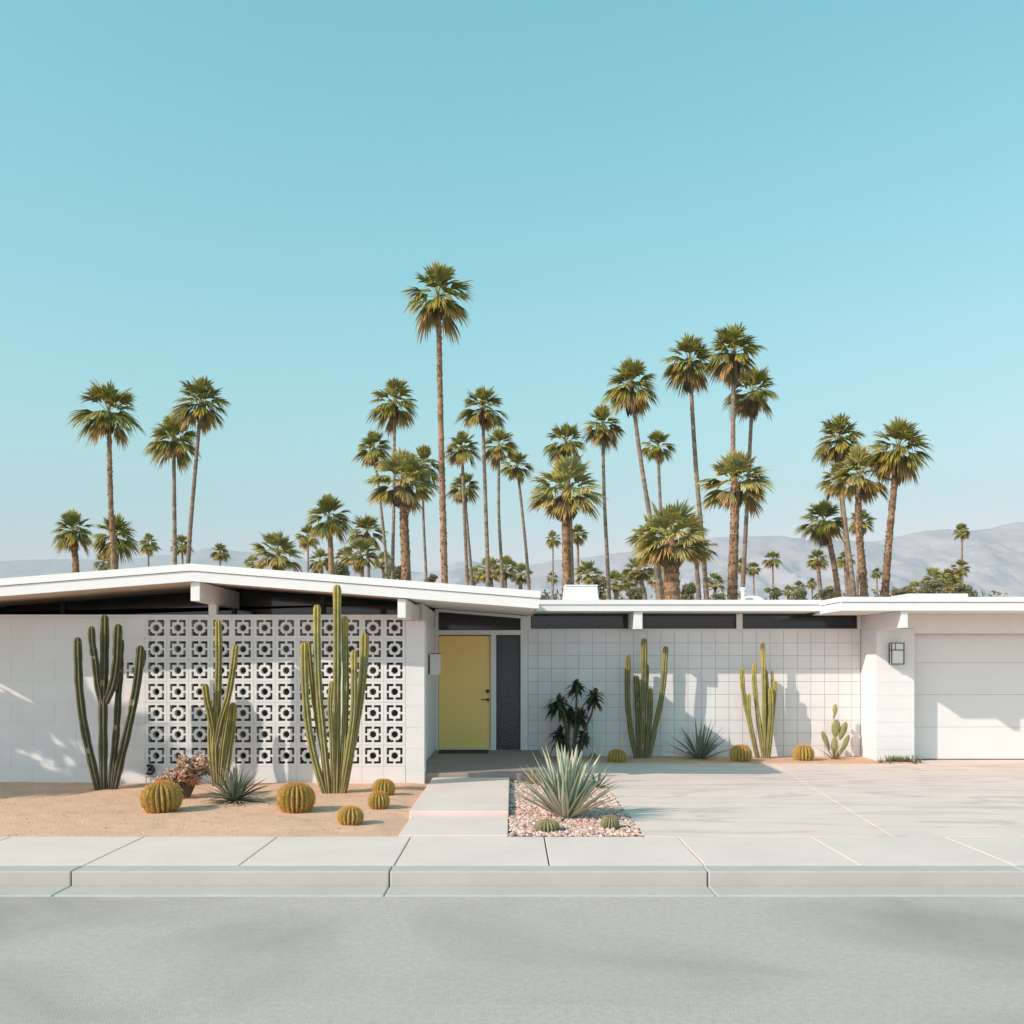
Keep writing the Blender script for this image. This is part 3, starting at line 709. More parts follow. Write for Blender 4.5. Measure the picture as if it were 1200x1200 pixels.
# barrel cacti
def barrel_proto(ribs, col, scol, seed, flat=.78):
    random.seed(seed); rcol = tuple(a_ * .3 + b_ * .62 for a_, b_ in zip(col, scol[0])); g = MB(); nr = 15; k = ribs * 6; ring = []
    def surf(t, j, rf=1.0):
        # t from 0 (foot) to 1 (dimple at top)
        a = -1.15 + t * (math.pi / 2 + 1.15)
        r_ = max(math.cos(a), .0) ** .8; z = math.sin(a)
        r_ = max(r_, .06)
        q = 1 - .20 * (.5 - .5 * math.cos(2 * math.pi * (j % 6) / 6)) * min(1, r_ * 1.8)
        if t > .9: z -= (t - .9) * 1.2
        an = 2 * math.pi * j / k
        return Vector((math.cos(an) * r_ * q * rf, math.sin(an) * r_ * q * rf, (z + .88) * flat))
    for a in range(nr + 1): ring.append([g.vert(surf(a / nr, j)) for j in range(k)])
    for a in range(nr):
        for j in range(k): g.face((ring[a][j], ring[a][(j + 1) % k], ring[a + 1][(j + 1) % k], ring[a + 1][j]), jit(rcol if j % 6 in (0, 5) else (tuple((p_ + q_) / 2 for p_, q_ in zip(rcol, col)) if j % 6 in (1, 4) else col), .12))
    g.face(ring[-1], (.4, .25, .1))
    h = g; g.mi = 1
    for j in range(0, k, 6):
        na = 20
        for a in range(na):
            t = .06 + .93 * (a + random.uniform(-.2, .2)) / na
            p = surf(t, j, 1.0); out = Vector((p.x, p.y, (p.z - .6) * .8)).normalized()
            if p.z < .02: continue
            crown = t > .86
            for q in range(18):
                dd = (out * .42 + Vector((random.uniform(-1, 1), random.uniform(-1, 1), random.uniform(-1, 1))) * 1.0).normalized()
                c = random.choice(scol); c = jit(c, .15)
                if crown: c = (c[0] * 1.05, c[1] * .72, c[2] * .6)
                spike(h, p, dd, random.uniform(.09, .21), .012, c)
    return g
GOLD = [(.86, .56, .15), (.74, .45, .12), (.92, .68, .28), (.60, .34, .10)]
def barrel(px, d, w, hgt, gz, proto, label, group, rot):
    E = empty('barrel_cactus', (P(px, 0, d).x, d, gz - .02)); r_ = w / 2 * d / F; hz = hgt * d / F
    body = proto['b'].copy() if proto['used'] else proto['b']
    if proto['used']: COL.objects.link(body)
    proto['used'] = True
    body.parent = E
    E.scale = (r_, r_, hz / (1.88 * .78)); E.rotation_euler = (R(random.uniform(-4, 4)), R(random.uniform(-4, 4)), rot)
    return tag(E, label, 'cactus', group)
def mkproto(*a):
    return {'b': barrel_proto(*a).build('body', [M['cactus'], M['spine']], smooth=True), 'used': False}
pa = mkproto(21, (.17, .15, .05), GOLD, 1); pb = mkproto(17, (.22, .19, .06), GOLD, 2)
pcx = mkproto(19, (.22, .23, .11), [(.66, .56, .34), (.55, .50, .28), (.72, .62, .42)], 3)
GB = 'round barrel cacti in the sand bed'; GT = 'round barrel cacti along the tiled wall'; GR = 'small pale barrel cacti in the gravel'
barrel(190.5, 11.75, 46, 35, .01, pa, 'large golden barrel cactus at the left below the pink flowering succulent', GB, .3)
barrel(346.5, 11.75, 43, 33, .01, pa, 'large orange topped barrel cactus left of the tallest columnar cactus', GB, 1.4)
barrel(449, 13.1, 26, 20, .01, pb, 'hindmost of the three small barrel cacti, nearest the white wall', GB, .9)
barrel(443.8, 12.0, 25, 20, .01, pb, 'middle one of the three small barrel cacti near the walk', GB, 2.3)
barrel(410, 10.78, 30, 22, .01, pb, 'front small barrel cactus nearest the sidewalk on the sand', GB, 3.6)
barrel(723, 17.45, 22, 16, .01, pb, 'shaded barrel cactus in the soil strip left of the half shaded columnar cactus', GT, .2)
barrel(868, 17.6, 25, 20, .01, pb, 'barrel cactus in the soil strip just left of the pale sunny columnar cactus', GT, 1.0)
barrel(941.5, 17.75, 24, 19, .01, pb, 'barrel cactus in the soil strip beside the prickly pear', GT, 2.9)
barrel(641, 10.38, 29, 15, 0, pcx, 'flattened green striped barrel cactus in the gravel left of the big agave foot', GR, .5)
barrel(714, 10.52, 22, 17, 0, pcx, 'pale tan barrel cactus in the gravel right of the big agave foot', GR, 1.9)
barrel(695, 18.1, 9, 8, .01, pcx, 'tiny dark round cactus in the shaded soil at the wall foot', GT, 1.2)

# ------------------------------------------------------------------ agaves and small plants
def blade(g, base, az, el, L, w, droop, c_in, c_edge, fold=.35, nseg=7, twist=0.0, tipw=0):
    d0 = Vector((math.cos(az) * math.cos(el), math.sin(az) * math.cos(el), math.sin(el)))
    side = Vector((-math.sin(az), math.cos(az), 0)); 
    rows = []
    for i in range(nseg + 1):
        t = i / nseg
        p = base + d0 * (L * t) - Vector((0, 0, 1)) * droop * L * t * t
        wd = w * (.62 + 1.3 * t) * (1 - t) ** .75 if t < .98 else .0015
        wd = max(w * min(1, .65 + t * 1.1) * (1 - t ** 2.6), .0012)
        tan = (d0 - Vector((0, 0, 1)) * 2 * droop * t).normalized(); up = side.cross(tan).normalized() * -1
        s_ = (side * math.cos(twist * t) + up * math.sin(twist * t))
        row = [g.vert(p + s_ * (k * wd * .5) + up * (abs(k) * fold * wd * .5)) for k in (-1, -.55, 0, .55, 1)]
        rows.append(row)
    for a in range(nseg):
        for k in range(4):
            g.face((rows[a][k], rows[a][k + 1], rows[a + 1][k + 1], rows[a + 1][k]), c_edge if k in (0, 3) else c_in)
def rosette(name, base, n_, L, w, els, droop, cols, edge, label, cat, fold=.35, extra=None, group=None, tw=.5, seed=1):
    random.seed(seed); g = MB()
    for i in range(n_):
        f = i / n_; az = i * 2.39996 + random.uniform(-.25, .25); el = R(els[0] + (els[1] - els[0]) * f ** .9 + random.uniform(-6, 6))
        c = jit(random.choice(cols), .12); ce = jit(random.choice(edge), .1) if edge else c
        b = Vector((math.cos(az), math.sin(az), 0)) * (.03 + .04 * f) * L
        blade(g, Vector((0, 0, .0)) + b, az, el, L * random.uniform(.78, 1.06) * (1 - .15 * f), w * random.uniform(.8, 1.15), droop * random.uniform(.4, 1.5), c, ce, fold, 8, random.uniform(-tw, tw))
    if extra: extra(g)
    o = g.build(name, M['agave'], smooth=False); o.location = base
    return tag(o, label, cat, group)
b = P(275, 940, 12.45)
rosette('agave', (b.x, 12.45, .02), 110, .62, .036, (88, -6), .22, [(.17, .18, .13), (.21, .22, .16), (.12, .13, .09)], [(.30, .29, .22), (.15, .16, .11)], 'dark grey green agave with many thin leaves below the patterned blocks', 'agave', seed=5)
b = P(663, 958, 11.3)
def yel(g): blade(g, Vector((0, 0, .1)), R(168), R(52), .86, .03, .22, (.55, .33, .07), (.6, .4, .1))
rosette('agave', (b.x, 11.25, -.01), 70, .92, .092, (89, 26), .06, [(.38, .42, .30), (.28, .34, .23), (.46, .46, .34), (.14, .22, .13)], [(.68, .61, .46), (.60, .56, .42)], 'large pale variegated agave with spiky leaves in the pebble bed', 'agave', extra=yel, seed=11, tw=.35)
rosette('agave', (P(820, 0, 18.05).x, 18.05, .0), 46, .78, .050, (86, 12), .05, [(.13, .155, .11), (.17, .19, .14)], [(.24, .25, .18)], 'dark stiff agave in the soil strip between the two wall cacti', 'agave', seed=4)
rosette('agave', (P(978, 0, 18.0).x, 17.98, .0), 18, .40, .035, (60, 20), .02, [(.26, .25, .13), (.22, .16, .10)], [(.32, .26, .15)], 'small brownish agave at the foot of the prickly pear', 'agave', seed=8)
rosette('agave', (P(624, 0, 14.6).x, 14.3, -.01), 60, .32, .018, (80, 5), .3, [(.45, .37, .18), (.36, .33, .17)], None, 'low straw coloured tuft behind the big agave in the gravel', 'tuft', seed=3)
rosette('agave', (P(697, 0, 14.2).x, 13.9, -.01), 26, .34, .034, (75, 10), .1, [(.06, .16, .08), (.09, .20, .10)], None, 'small bright green rosette at the driveway edge behind the big agave', 'plant', seed=13)
# low bush by the garage pillar
random.seed(21); g = MB()
for i in range(34):
    cx, cy = random.gauss(0, .15), random.gauss(0, .07); 
    for k in range(9):
        az = random.random() * 6.28; el = R(random.uniform(15, 85))
        blade(g, Vector((cx, cy, .0)), az, el, random.uniform(.08, .21), .018, .2, jit((.16, .19, .10), .25), jit((.24, .26, .15), .2), .3, 4)
o = g.build('low_shrub', M['agave']); o.location = (P(1056, 0, 17.4).x, 17.42, .0)
tag(o, 'low grey green shrub at the foot of the white garage pillar', 'shrub')
# prickly pear
random.seed(9); E = empty('prickly_pear', (P(978, 0, 18.2).x, 18.22, 0)); tag(E, 'small prickly pear with a round top pad before the white wall', 'cactus')
def pad(g, c, a, L, w, th, col):
    d = Vector((math.sin(a), 0, math.cos(a))); s_ = Vector((math.cos(a), random.uniform(-.3, .3), -math.sin(a))).normalized(); n_ = d.cross(s_).normalized()
    n1, n2 = 10, 14; rows = []
    for i in range(n1 + 1):
        t = i / n1; ww = w * (math.sin(math.pi * min(1, t * .93 + .05)) ** .6) * (.55 + .45 * t); ww = max(ww, .004)
        rows.append([g.vert(c + d * L * t + s_ * ww * math.cos(2 * math.pi * j / n2) + n_ * th * min(1, ww / w * 1.3) * math.sin(2 * math.pi * j / n2)) for j in range(n2)])
    for i in range(n1):
        for j in range(n2): g.face((rows[i][j], rows[i][(j + 1) % n2], rows[i + 1][(j + 1) % n2], rows[i + 1][j]), col)
    g.face(rows[0][::-1], col); g.face(rows[-1], col)
    h = []
    for i in range(1, n1):
        for j in range(0, n2, 2): h.append((Vector(g.v[rows[i][j]]), c + d * L * t * .5))
    return h
sc18 = 18.2 / F
for (x, y, a, L, w, col) in ((0, 0, 0, 26, 6, (.30, .27, .12)), (1, 24, 6, 22, 8, (.26, .26, .10)), (7, 22, 20, 22, 7, (.25, .26, .10)), (-6, 10, -22, 24, 5, (.22, .24, .10)), (8, 6, 24, 24, 5, (.22, .25, .10)), (0, 46, 0, 6, 2, (.4, .36, .2)), (0, 50, 2, 14, 4.6, (.36, .32, .13))):
    g = MB(); hs = pad(g, Vector((x * sc18, random.uniform(-.05, .03), y * sc18)), R(a), L * sc18, w * .78 * sc18, .035, jit(col, .1)); h = g; g.mi = 1
    for (p, c_) in hs:
        for q in range(4): spike(h, p, (p - c_ + Vector((random.uniform(-1, 1), random.uniform(-1, .2), random.uniform(-1, 1))) * .3).normalized(), .018, .0018, (.6, .48, .3))
    g.build('pad', [M['cactus'], M['spine']], E, smooth=True)
# pink flowering succulent shrub on the left
random.seed(31); E = empty('succulent_shrub', (P(221, 0, 12.9).x, 12.9, .01)); tag(E, 'pinkish orange succulent shrub between the left barrel cactus and the dark agave', 'shrub')
sk = 12.9 / F; g = MB(); h = MB()
for i in range(24):
    tx = random.uniform(-38, 22); tz = 42 + random.uniform(-14, 4) - max(0, -tx - 5) * .55
    pts = [Vector((0, 0, 0)), Vector((tx * .25 * sk, random.uniform(-.1, .1), tz * .5 * sk)), Vector((tx * .7 * sk, random.uniform(-.15, .15), tz * .85 * sk)), Vector((tx * sk, random.uniform(-.2, .2), tz * sk))]
    q = catmull(pts, 4); g.tube(q, [.018 - .010 * k / len(q) for k in range(len(q))], 6, (.30, .20, .14))
    for k in range(22):
        t = random.uniform(.45, 1); p = q[int(t * (len(q) - 1))] + Vector((random.gauss(0, .035), random.gauss(0, .05), random.gauss(0, .03)))
        c = random.choice([(.72, .44, .33), (.84, .60, .48), (.70, .50, .38), (.75, .33, .18), (.50, .40, .26), (.68, .56, .44)])
        for m_ in range(6):
            blade(h, p, random.random() * 6.28, R(random.uniform(-20, 80)), random.uniform(.045, .09), .045, .2, jit(c, .15), jit(c, .15), .5, 3)
g.build('branches', M['bark'], E); h.build('leaves', M['agave'], E)
# dark branching plumeria in shade
random.seed(41); E = empty('branching_succulent', (P(673, 0, 18.0).x, 18.0, .0)); tag(E, 'dark branching plant with leafy heads against the shaded tiled wall', 'shrub')
org = E.location; bx = P(673, 0, 18.0).x
g = MB(); heads = []
for (pts, r_, hr) in (([(305, 830), (312, 700), (318, 620), (318, 545)], 5, 36), ([(290, 830), (280, 720), (262, 660), (250, 610)], 8, 50), ([(322, 830), (350, 720), (378, 650), (386, 585)], 5, 42),
                      ([(310, 830), (312, 760), (326, 700), (332, 665)], 9, 48), ([(285, 830), (270, 780), (258, 750), (252, 735)], 8, 44), ([(325, 830), (338, 780), (345, 750), (346, 742)], 6, 30), ([(290, 830), (286, 760), (290, 700), (296, 650)], 6, 28)):
    q = []
    dy = random.uniform(-.12, .12)
    for i, (x, y) in enumerate(pts):
        px, py = z3_(x, y); v = P(px, py, 18.0); v.y += dy * i / 3; q.append(v - org)
    q[0].z = -.03; q = catmull(q, 4); g.tube(q, [r_ * .3 * .015 * (1 - .35 * k / len(q)) for k in range(len(q))], 8, (.07, .06, .035)); heads.append((q[-1], hr * .3 * .015))
g.build('branches', M['bark'], E)
h = MB()
for (c, r_) in heads:
    for i in range(64):
        az = random.random() * 6.28; el = R(random.uniform(-50, 85))
        blade(h, c + Vector((random.uniform(-.04, .04), random.uniform(-.04, .04), random.uniform(-.12, .04))), az, el, r_ * random.uniform(.95, 1.4), .075, .45, jit((.05, .065, .028), .3), jit((.07, .08, .035), .3), .3, 5)
h.build('leaves', M['agave'], E)

# ------------------------------------------------------------------ palms
def crown_mesh(seed, kind):
    """unit crown (radius about 1): many fan leaves, each a petiole and a fan of drooping pointed segments"""
    rnd = random.Random(seed); g = MB()
    big = kind == 'big'
    nl = rnd.randint(38, 44) if big else rnd.randint(33, 42); ns = 24 if big else 20
    Z = Vector((0, 0, 1))
    for i in range(nl):
        f = (i + rnd.random() * .8) / nl
        az = i * 2.39996 + rnd.uniform(-.3, .3)
        el = R(86 - (108 if big else 122) * f ** .92 + rnd.uniform(-14, 14))
        h_ = Vector((math.cos(az), math.sin(az), 0)); u = h_ * math.cos(el) + Z * math.sin(el)
        L = rnd.uniform(.86, 1.12) * (1.0 if f < .75 else .85)
        pl = L * (rnd.uniform(.34, .54) if big else rnd.uniform(.26, .46)); side = Vector((-math.sin(az), math.cos(az), 0))
        side = (side + Z * rnd.uniform(-.5, .5)).normalized()
        drop = .06 + .12 * f
        def pp(t): return u * pl * t - Z * drop * pl * t * t
        base = Vector((0, 0, -.10 * f))
        # colour of this leaf
        tone = rnd.random()
        if f > .88: c = (.27 + .08 * tone, .20 + .05 * tone, .085)
        elif f > .62 and tone > .5: c = (.26, .24, .055)
        elif tone < .12: c = (.30, .28, .05)
        else: c = (.17 + .14 * tone, .18 + .10 * tone, .055)
        if big and f < .85: c = (c[0] * 1.2 + .04, c[1] * 1.2 + .045, c[2] * 1.2 + .05)
        w = .014
        for k in range(3):
            a, b_ = pp(k / 3), pp((k + 1) / 3)
            g.quad(base + a - side * w, base + a + side * w, base + b_ + side * w * .7, base + b_ - side * w * .7, (c[0] * 1.3 + .03, c[1] * 1.1 + .02, c[2]))
        hst = base + pp(1); u2 = (u - Z * (2 * drop)).normalized(); nrm = side.cross(u2).normalized()
        Lb = L - pl * .95
        spread = R(56 if big else 47)
        for q in range(ns):
            th = -spread + 2 * spread * (q + rnd.uniform(.2, .8)) / ns
            d = u2 * math.cos(th) + side * math.sin(th) + nrm * rnd.uniform(-.10, .10) - nrm * .22 * abs(math.sin(th))
            d.normalize(); ll = Lb * (1.0 - .28 * (abs(th) / spread) ** 1.5) * rnd.uniform(.85, 1.12)
            wv = (d.cross(nrm).normalized() + nrm * rnd.uniform(-.6, .6)).normalized() * (.026 if big else .027)
            dr = (.12 + .34 * f + rnd.uniform(0, .16) + .20 * (abs(th) / spread) ** 2) * (1.0 if not big else .85)
            cc = tuple(x * rnd.uniform(.8, 1.25) for x in c)
            rows = []
            for t, ww in ((0, .35), (.4, 1.0), (.72, .75)):
                p = hst + d * ll * t - Z * dr * ll * t ** 2.2
                rows.append((g.vert(p - wv * ww), g.vert(p + wv * ww)))
            tp = g.vert(hst + d * ll * .97 - Z * dr * ll)
            ct = (cc[0] * 1.45 + .04, cc[1] * 1.2 + .02, cc[2] * 1.1)
            g.face((rows[0][0], rows[0][1], rows[1][1], rows[1][0]), cc); g.face((rows[1][0], rows[1][1], rows[2][1], rows[2][0]), cc)
            g.face((rows[2][0], rows[2][1], tp), ct)
    return g
def skirt_mesh(seed, n_, L, wide):
    rnd = random.Random(seed); g = MB(); Z = Vector((0, 0, 1))
    for i in range(n_):
        az = rnd.random() * 6.28; z0 = -rnd.random() * .25 * L; h_ = Vector((math.cos(az), math.sin(az), 0)); s_ = Vector((-h_.y, h_.x, 0))
        l_ = L * rnd.uniform(.5, 1); out = wide * rnd.uniform(.5, 1)
        c = rnd.choice([(.17, .12, .065), (.22, .155, .08), (.13, .09, .05), (.26, .19, .10)])
        pts = [h_ * .03 + Z * z0, h_ * out * .8 + Z * (z0 - l_ * .35), h_ * out + Z * (z0 - l_ * .7), h_ * out * .8 + Z * (z0 - l_)]
        ws = [.02, .05, .045, .008]
        for k in range(3): g.quad(pts[k] - s_ * ws[k], pts[k] + s_ * ws[k], pts[k + 1] + s_ * ws[k + 1], pts[k + 1] - s_ * ws[k + 1], c)
    return g
CR = {'slim': [crown_mesh(100 + i, 'slim').build('crown', M['leaf']) for i in range(6)], 'big': [crown_mesh(200 + i, 'big').build('crown', M['leaf']) for i in range(4)]}
SK = {'slim': skirt_mesh(5, 60, .55, .17).build('dead_fronds', M['leaf']), 'long': skirt_mesh(6, 90, .85, .2).build('dead_fronds', M['leaf']), 'boot': skirt_mesh(7, 420, .52, .27).build('dead_fronds', M['leaf'])}
PROTO = CR['slim'] + CR['big'] + list(SK.values())
cnt = [0]
def palm(label, cx, top, r, base, tw=5, kind='slim', d=None, mid=None, skirt='slim', tc=0, group=None):
    """cx, top, r: crown centre, top and radius in photo pixels; base: (x, y) where the trunk meets the roof line; tw trunk width in px"""
    rr = {'slim': 2.0, 'big': 2.4}[kind]
    if d is None: d = F * rr / r
    Rm = 1.1 * r * d / F; heart = P(cx, top + 1.0 * r, d); bpt = P(base[0], base[1], d)
    if mid: midp = P(mid[0], mid[1], d)
    else: midp = heart.lerp(bpt, .55)
    slope = (bpt.x - midp.x) / max(midp.z - bpt.z, .5)
    gx = bpt.x + slope * bpt.z * .45
    gp_ = Vector((gx, d, -.2)); org = Vector((gx, d, -.16))
    E = empty('palm_tree', org); tag(E, label, 'palm', group)
    rnd = random.Random(int(cx * 7 + top)); w = tw * d / F / 2
    q = catmull([gp_, bpt, midp, heart - Vector((0, 0, .0))], 12)
    # resample to many rings for the ringed outline
    g = MB(); n_ = max(26, int((heart.z) / .22)); acc = []
    Ls = [0]
    for a, b_ in zip(q[:-1], q[1:]): Ls.append(Ls[-1] + (b_ - a).length)
    k = 0; pts = []; rad = []
    for i in range(n_ + 1):
        s_ = Ls[-1] * i / n_
        while k < len(Ls) - 2 and Ls[k + 1] < s_: k += 1
        t = (s_ - Ls[k]) / max(Ls[k + 1] - Ls[k], 1e-6); pts.append(q[k].lerp(q[k + 1], t)); f = i / n_
        rad.append(w * (1.22 - .42 * f) * (1 + (.07 if i % 2 else -.04)) * rnd.uniform(.97, 1.03) * (1.25 if f < .05 else 1))
    cols = [(.27, .20, .15), (.23, .17, .13), (.31, .23, .17)] if tc == 0 else [(.33, .19, .115), (.26, .15, .09), (.38, .225, .14)]
    cl = [jit(rnd.choice(cols), .1) for _ in range(n_ + 1)]
    g.tube(pts, rad, 20 if tw > 9 else 12, lambda a, j: tuple(x * (.86 + .28 * noise.random()) for x in cl[a]))
    if tc == 1:      # old leaf bases stick out
        for i in range(int(heart.z / (.014 if tw > 7.5 else .05))):
            f = rnd.random(); a = min(int(f * n_), n_ - 1); az = rnd.random() * 6.28; o_ = Vector((math.cos(az), math.sin(az), 0)); s_ = Vector((-o_.y, o_.x, 0)) * .045
            p = pts[a].lerp(pts[a + 1], rnd.random()) + o_ * rad[a] * .97
            g.quad(p - s_, p + s_, p + s_ * .6 + o_ * .05 + Vector((0, 0, .13)), p - s_ * .6 + o_ * .05 + Vector((0, 0, .13)), jit(rnd.choice([(.24, .14, .08), (.44, .28, .17), (.17, .10, .06)]), .1))
    t_ = g.build('trunk', M['trunk'], E, origin=org); 
    c = rnd.choice(CR[kind]).copy(); COL.objects.link(c); c.parent = E; c.location = heart - org
    c.scale = (Rm * rnd.uniform(.94, 1.03), Rm * rnd.uniform(.94, 1.03), Rm * rnd.uniform(.92, 1.02)); c.rotation_euler = (R(rnd.uniform(-5, 5)), R(rnd.uniform(-6, 6)), rnd.random() * 6.28)
    if skirt:
        k_ = SK[skirt].copy(); COL.objects.link(k_); k_.parent = E; k_.location = heart - org - Vector((0, 0, .05)); k_.scale = (Rm * (1 if skirt != 'boot' else 1), Rm, Rm); k_.rotation_euler = (0, 0, rnd.random() * 6)
    return E
GP = 'tall palms behind the house'; GS = 'small distant palms above the roof line'
palm('tallest palm of all, rising alone far above the house roof', 513.5, 303, 43, (521, 683), 7, mid=(517, 520), tc=1, group=GP)
palm('straight tall palm at the far left over the patterned wall', 127.5, 443, 39, (133.5, 667), 6, mid=(129.5, 580), tc=1, group=GP)
palm('leaning tall palm at left whose trunk bends down to the gable peak', 236, 438, 34, (220.5, 660), 5, d=68, mid=(228, 560), group=GP)
palm('shorter straight palm just left of the leaning one by the gable peak', 203.5, 482, 33, (205, 660), 5, d=73, group=GP)
palm('thick short palm cut by the left edge above the low roof end', 86, 595, 27, (89, 671), 8, 'slim', d=84, tc=1, group=GP)
palm('wide low palm directly behind the straight far left trunk', 135, 599, 29, (136, 668), 6, 'slim', d=82, group=GP)
palm('tiny low tuft of a palm at the foot of the far left trunk', 121, 646, 13, (121, 669), 3, d=150, group=GS)
palm('tiny palm between the far left trunk and the leaning pair', 174, 623, 13.5, (174, 665), 2.4, d=170, group=GS)
palm('tiny palm seen between the two trunks by the gable peak', 213, 624, 14, (214, 661), 2.6, d=165, group=GS)
palm('tiny palm alone against blue hills right of the gable peak', 258, 634, 12.5, (258, 662), 2.4, d=185, group=GS)
palm('low bushy palm between the gable peak and the first thick trunk', 325, 616, 33, (329, 668), 8, 'big', d=82, group=GP)
palm('medium green palm with a short stout trunk right of the bushy one', 386, 575, 31, (388.5, 672), 7, 'slim', d=75, tc=1, group=GP)
palm('thin distant palm half hidden left of the medium stout palm', 361, 612, 17, (361, 668), 2.4, d=140, group=GS)
palm('small dense palm right behind the medium stout palm', 430, 598, 24, (432, 674), 4, d=100, group=GP)
palm('low spreading palm just above the roof beside the slender trunks', 423, 626, 25, (424, 673), 6, 'big', d=96, group=GP)
palm('low dark palm on the roof line left of the medium stout palm', 375, 640, 17, (377, 671), 4, d=130, group=GS)
palm('tall slender palm above the big rusty trunked palm', 462, 439, 32, (460, 677), 4, d=76, mid=(462, 560), group=GP)
palm('slender palm whose trunk slants down left of the rusty trunked palm', 438, 500, 25, (453.7, 676), 3.6, d=92, mid=(447, 600), group=GP)
palm('big pale crowned palm with a thick rusty trunk', 472, 519, 45, (476, 680), 11, 'big', d=60, skirt='boot', tc=1, group=GP)
palm('thin palm right behind the pale crown of the rusty trunked palm', 497, 519, 25, (499.5, 681), 3.2, d=95, mid=(496, 600), group=GP)
palm('tall slim palm immediately right of the tallest trunk', 541.5, 501, 24, (547.5, 684), 4, d=90, mid=(543.5, 590), group=GP)
palm('shorter slim palm under the crown right of the tallest trunk', 544, 550, 21, (553, 685), 3.4, d=104, mid=(548, 620), group=GP)
palm('high slender palm in the middle group with a broad star crown', 565.5, 448, 30, (572, 686), 4.6, d=78, mid=(568, 560), group=GP)
palm('slim palm tucked behind the broad star crown to its right', 585, 499, 23, (589, 688), 3.6, d=97, mid=(584.5, 600), group=GP)
palm('slim palm leaning right at the right end of the middle group', 605.5, 524, 21, (620, 690), 3.6, d=102, mid=(612, 600), group=GP)
palm('small palm crown left in the dense clump over the gable end', 574, 650, 19, (576, 688), 5, 'big', d=118, group=GS)
palm('highest palm crown of the dense clump over the gable end', 592, 648, 19, (592, 688), 5, 'big', d=112, group=GS)
palm('small palm crown right in the dense clump over the gable end', 610, 657, 17, (610, 690), 5, 'big', d=120, group=GS)
palm('palm whose dark crown peeks over the large drooping grey green one', 663, 492, 26, (668, 600), 5, d=84, group=GP)
palm('large drooping grey green palm with thick trunk by the roof cooler', 662.5, 528, 49, (664.7, 697), 10.5, 'big', d=56, skirt='boot', tc=1, group=GP)
palm('tall slender palm right of the large drooping grey green one', 706.5, 472, 26, (713.7, 701), 4.4, d=84, mid=(708, 580), group=GP)
palm('tall palm leaning left, trunk slanting into the broad low crown', 739.5, 417, 34, (776, 700), 5.5, d=70, mid=(751, 540), skirt='long', group=GP)
palm('compact short palm between the two leaning trunks', 771, 501, 21, (779, 700), 4.2, d=92, mid=(773, 575), group=GP)
palm('tall palm with a curving trunk left of the highest right pair', 808, 388, 35, (828, 701), 5.5, d=72, mid=(815, 540), skirt='long', group=GP)
palm('highest palm of the right half with a long skirt of dead fronds', 860, 377, 35, (861, 701), 6, d=68, skirt='long', mid=(859, 530), group=GP)
palm('tall palm close behind the highest right palm, slightly lower', 882, 426, 32, (870, 701), 5, d=76, skirt='long', mid=(876, 580), group=GP)
palm('full low palm in front of the highest right pair of trunks', 862.5, 522, 44, (858, 703), 11, 'big', d=58, tc=1, group=GP)
palm('broadest low palm with very thick dark trunk in the middle right', 786.5, 583, 50, (788, 703), 19, 'big', d=54, skirt='boot', tc=1, group=GP)
palm('palm hidden behind the left side of the broadest low palm', 765, 600, 28, (773.5, 703), 7, 'big', d=66, group=GP)
palm('palm hidden behind the right side of the broadest low palm', 815, 615, 26, (819, 703), 6, 'big', d=70, group=GP)
palm('tiny palm left of the thick trunk beside the roof cooler', 648, 620, 11, (648, 702), 2, d=200, group=GS)
palm('lowest tiny palm left of the roof cooler', 647, 668, 9, (647, 702), 2, d=240, group=GS)
palm('small dark palm right behind the thick trunk above the roof cooler', 677, 612, 14, (678, 702), 3.2, d=150, group=GS)
palm('low leafy palm directly above the roof cooler', 689, 654, 19, (690, 702), 5, 'big', d=115, group=GS)
palm('low palm on the roof line right of the roof cooler', 721, 665, 18, (722, 703), 5, 'big', d=120, group=GS)
palm('low palm left of the broadest low palm against the mountain', 749, 648, 20, (756, 703), 6, 'big', d=108, group=GS)
palm('small palm right of the tall right pair standing on a leafy mound', 905.5, 644, 11.5, (906, 703), 2.4, d=195, group=GS)
palm('small palm just right of the low front trunk of the right pair', 883, 656, 10, (883.5, 703), 2.2, d=215, group=GS)
palm('small palm tucked behind the tall right pair of trunks', 869, 652, 11, (869, 703), 2.2, d=205, group=GS)
palm('upper left palm of the cluster at the right end', 984, 483, 31, (1001, 699), 5, d=76, mid=(988, 590), skirt='long', group=GP)
palm('front palm with drooping pale crown in the cluster at the right end', 1008, 519, 39, (1013, 699), 8.5, 'big', d=64, tc=1, mid=(1006, 610), group=GP)
palm('rightmost tall palm with a knobby lower trunk', 1053, 486, 39, (1037, 699), 8, d=62, mid=(1045, 600), skirt='long', tc=1, group=GP)
palm('lower left palm of the cluster at the right end', 965, 581, 29, (982.5, 699), 7, d=80, mid=(973, 640), tc=1, skirt='long', group=GP)
palm('slim palm reaching between the upper and lower crowns of the right cluster', 984, 535, 27, (997, 699), 4.6, d=84, mid=(988, 610), group=GP)
palm('dark palm behind the trunks of the right cluster', 1010, 594, 17, (1004, 699), 4, d=118, group=GS)
palm('short palm with straight stem at the left foot of the right cluster', 958, 641, 14, (962, 703), 5.5, d=130, group=GS)
palm('short palm between the trunks of the right cluster', 990.5, 643, 12, (993, 703), 5, d=140, group=GS)
palm('tiny palm on the roof line left of the right cluster', 936, 679, 9, (936, 704), 2.2, d=230, group=GS)
palm('tiny palm next to the short stem left of the right cluster', 951.5, 676, 7.5, (952, 704), 2, d=250, group=GS)
palm('tiny palm just left of the knobby trunk', 1027.5, 664, 7.5, (1028, 702), 2, d=260, group=GS)
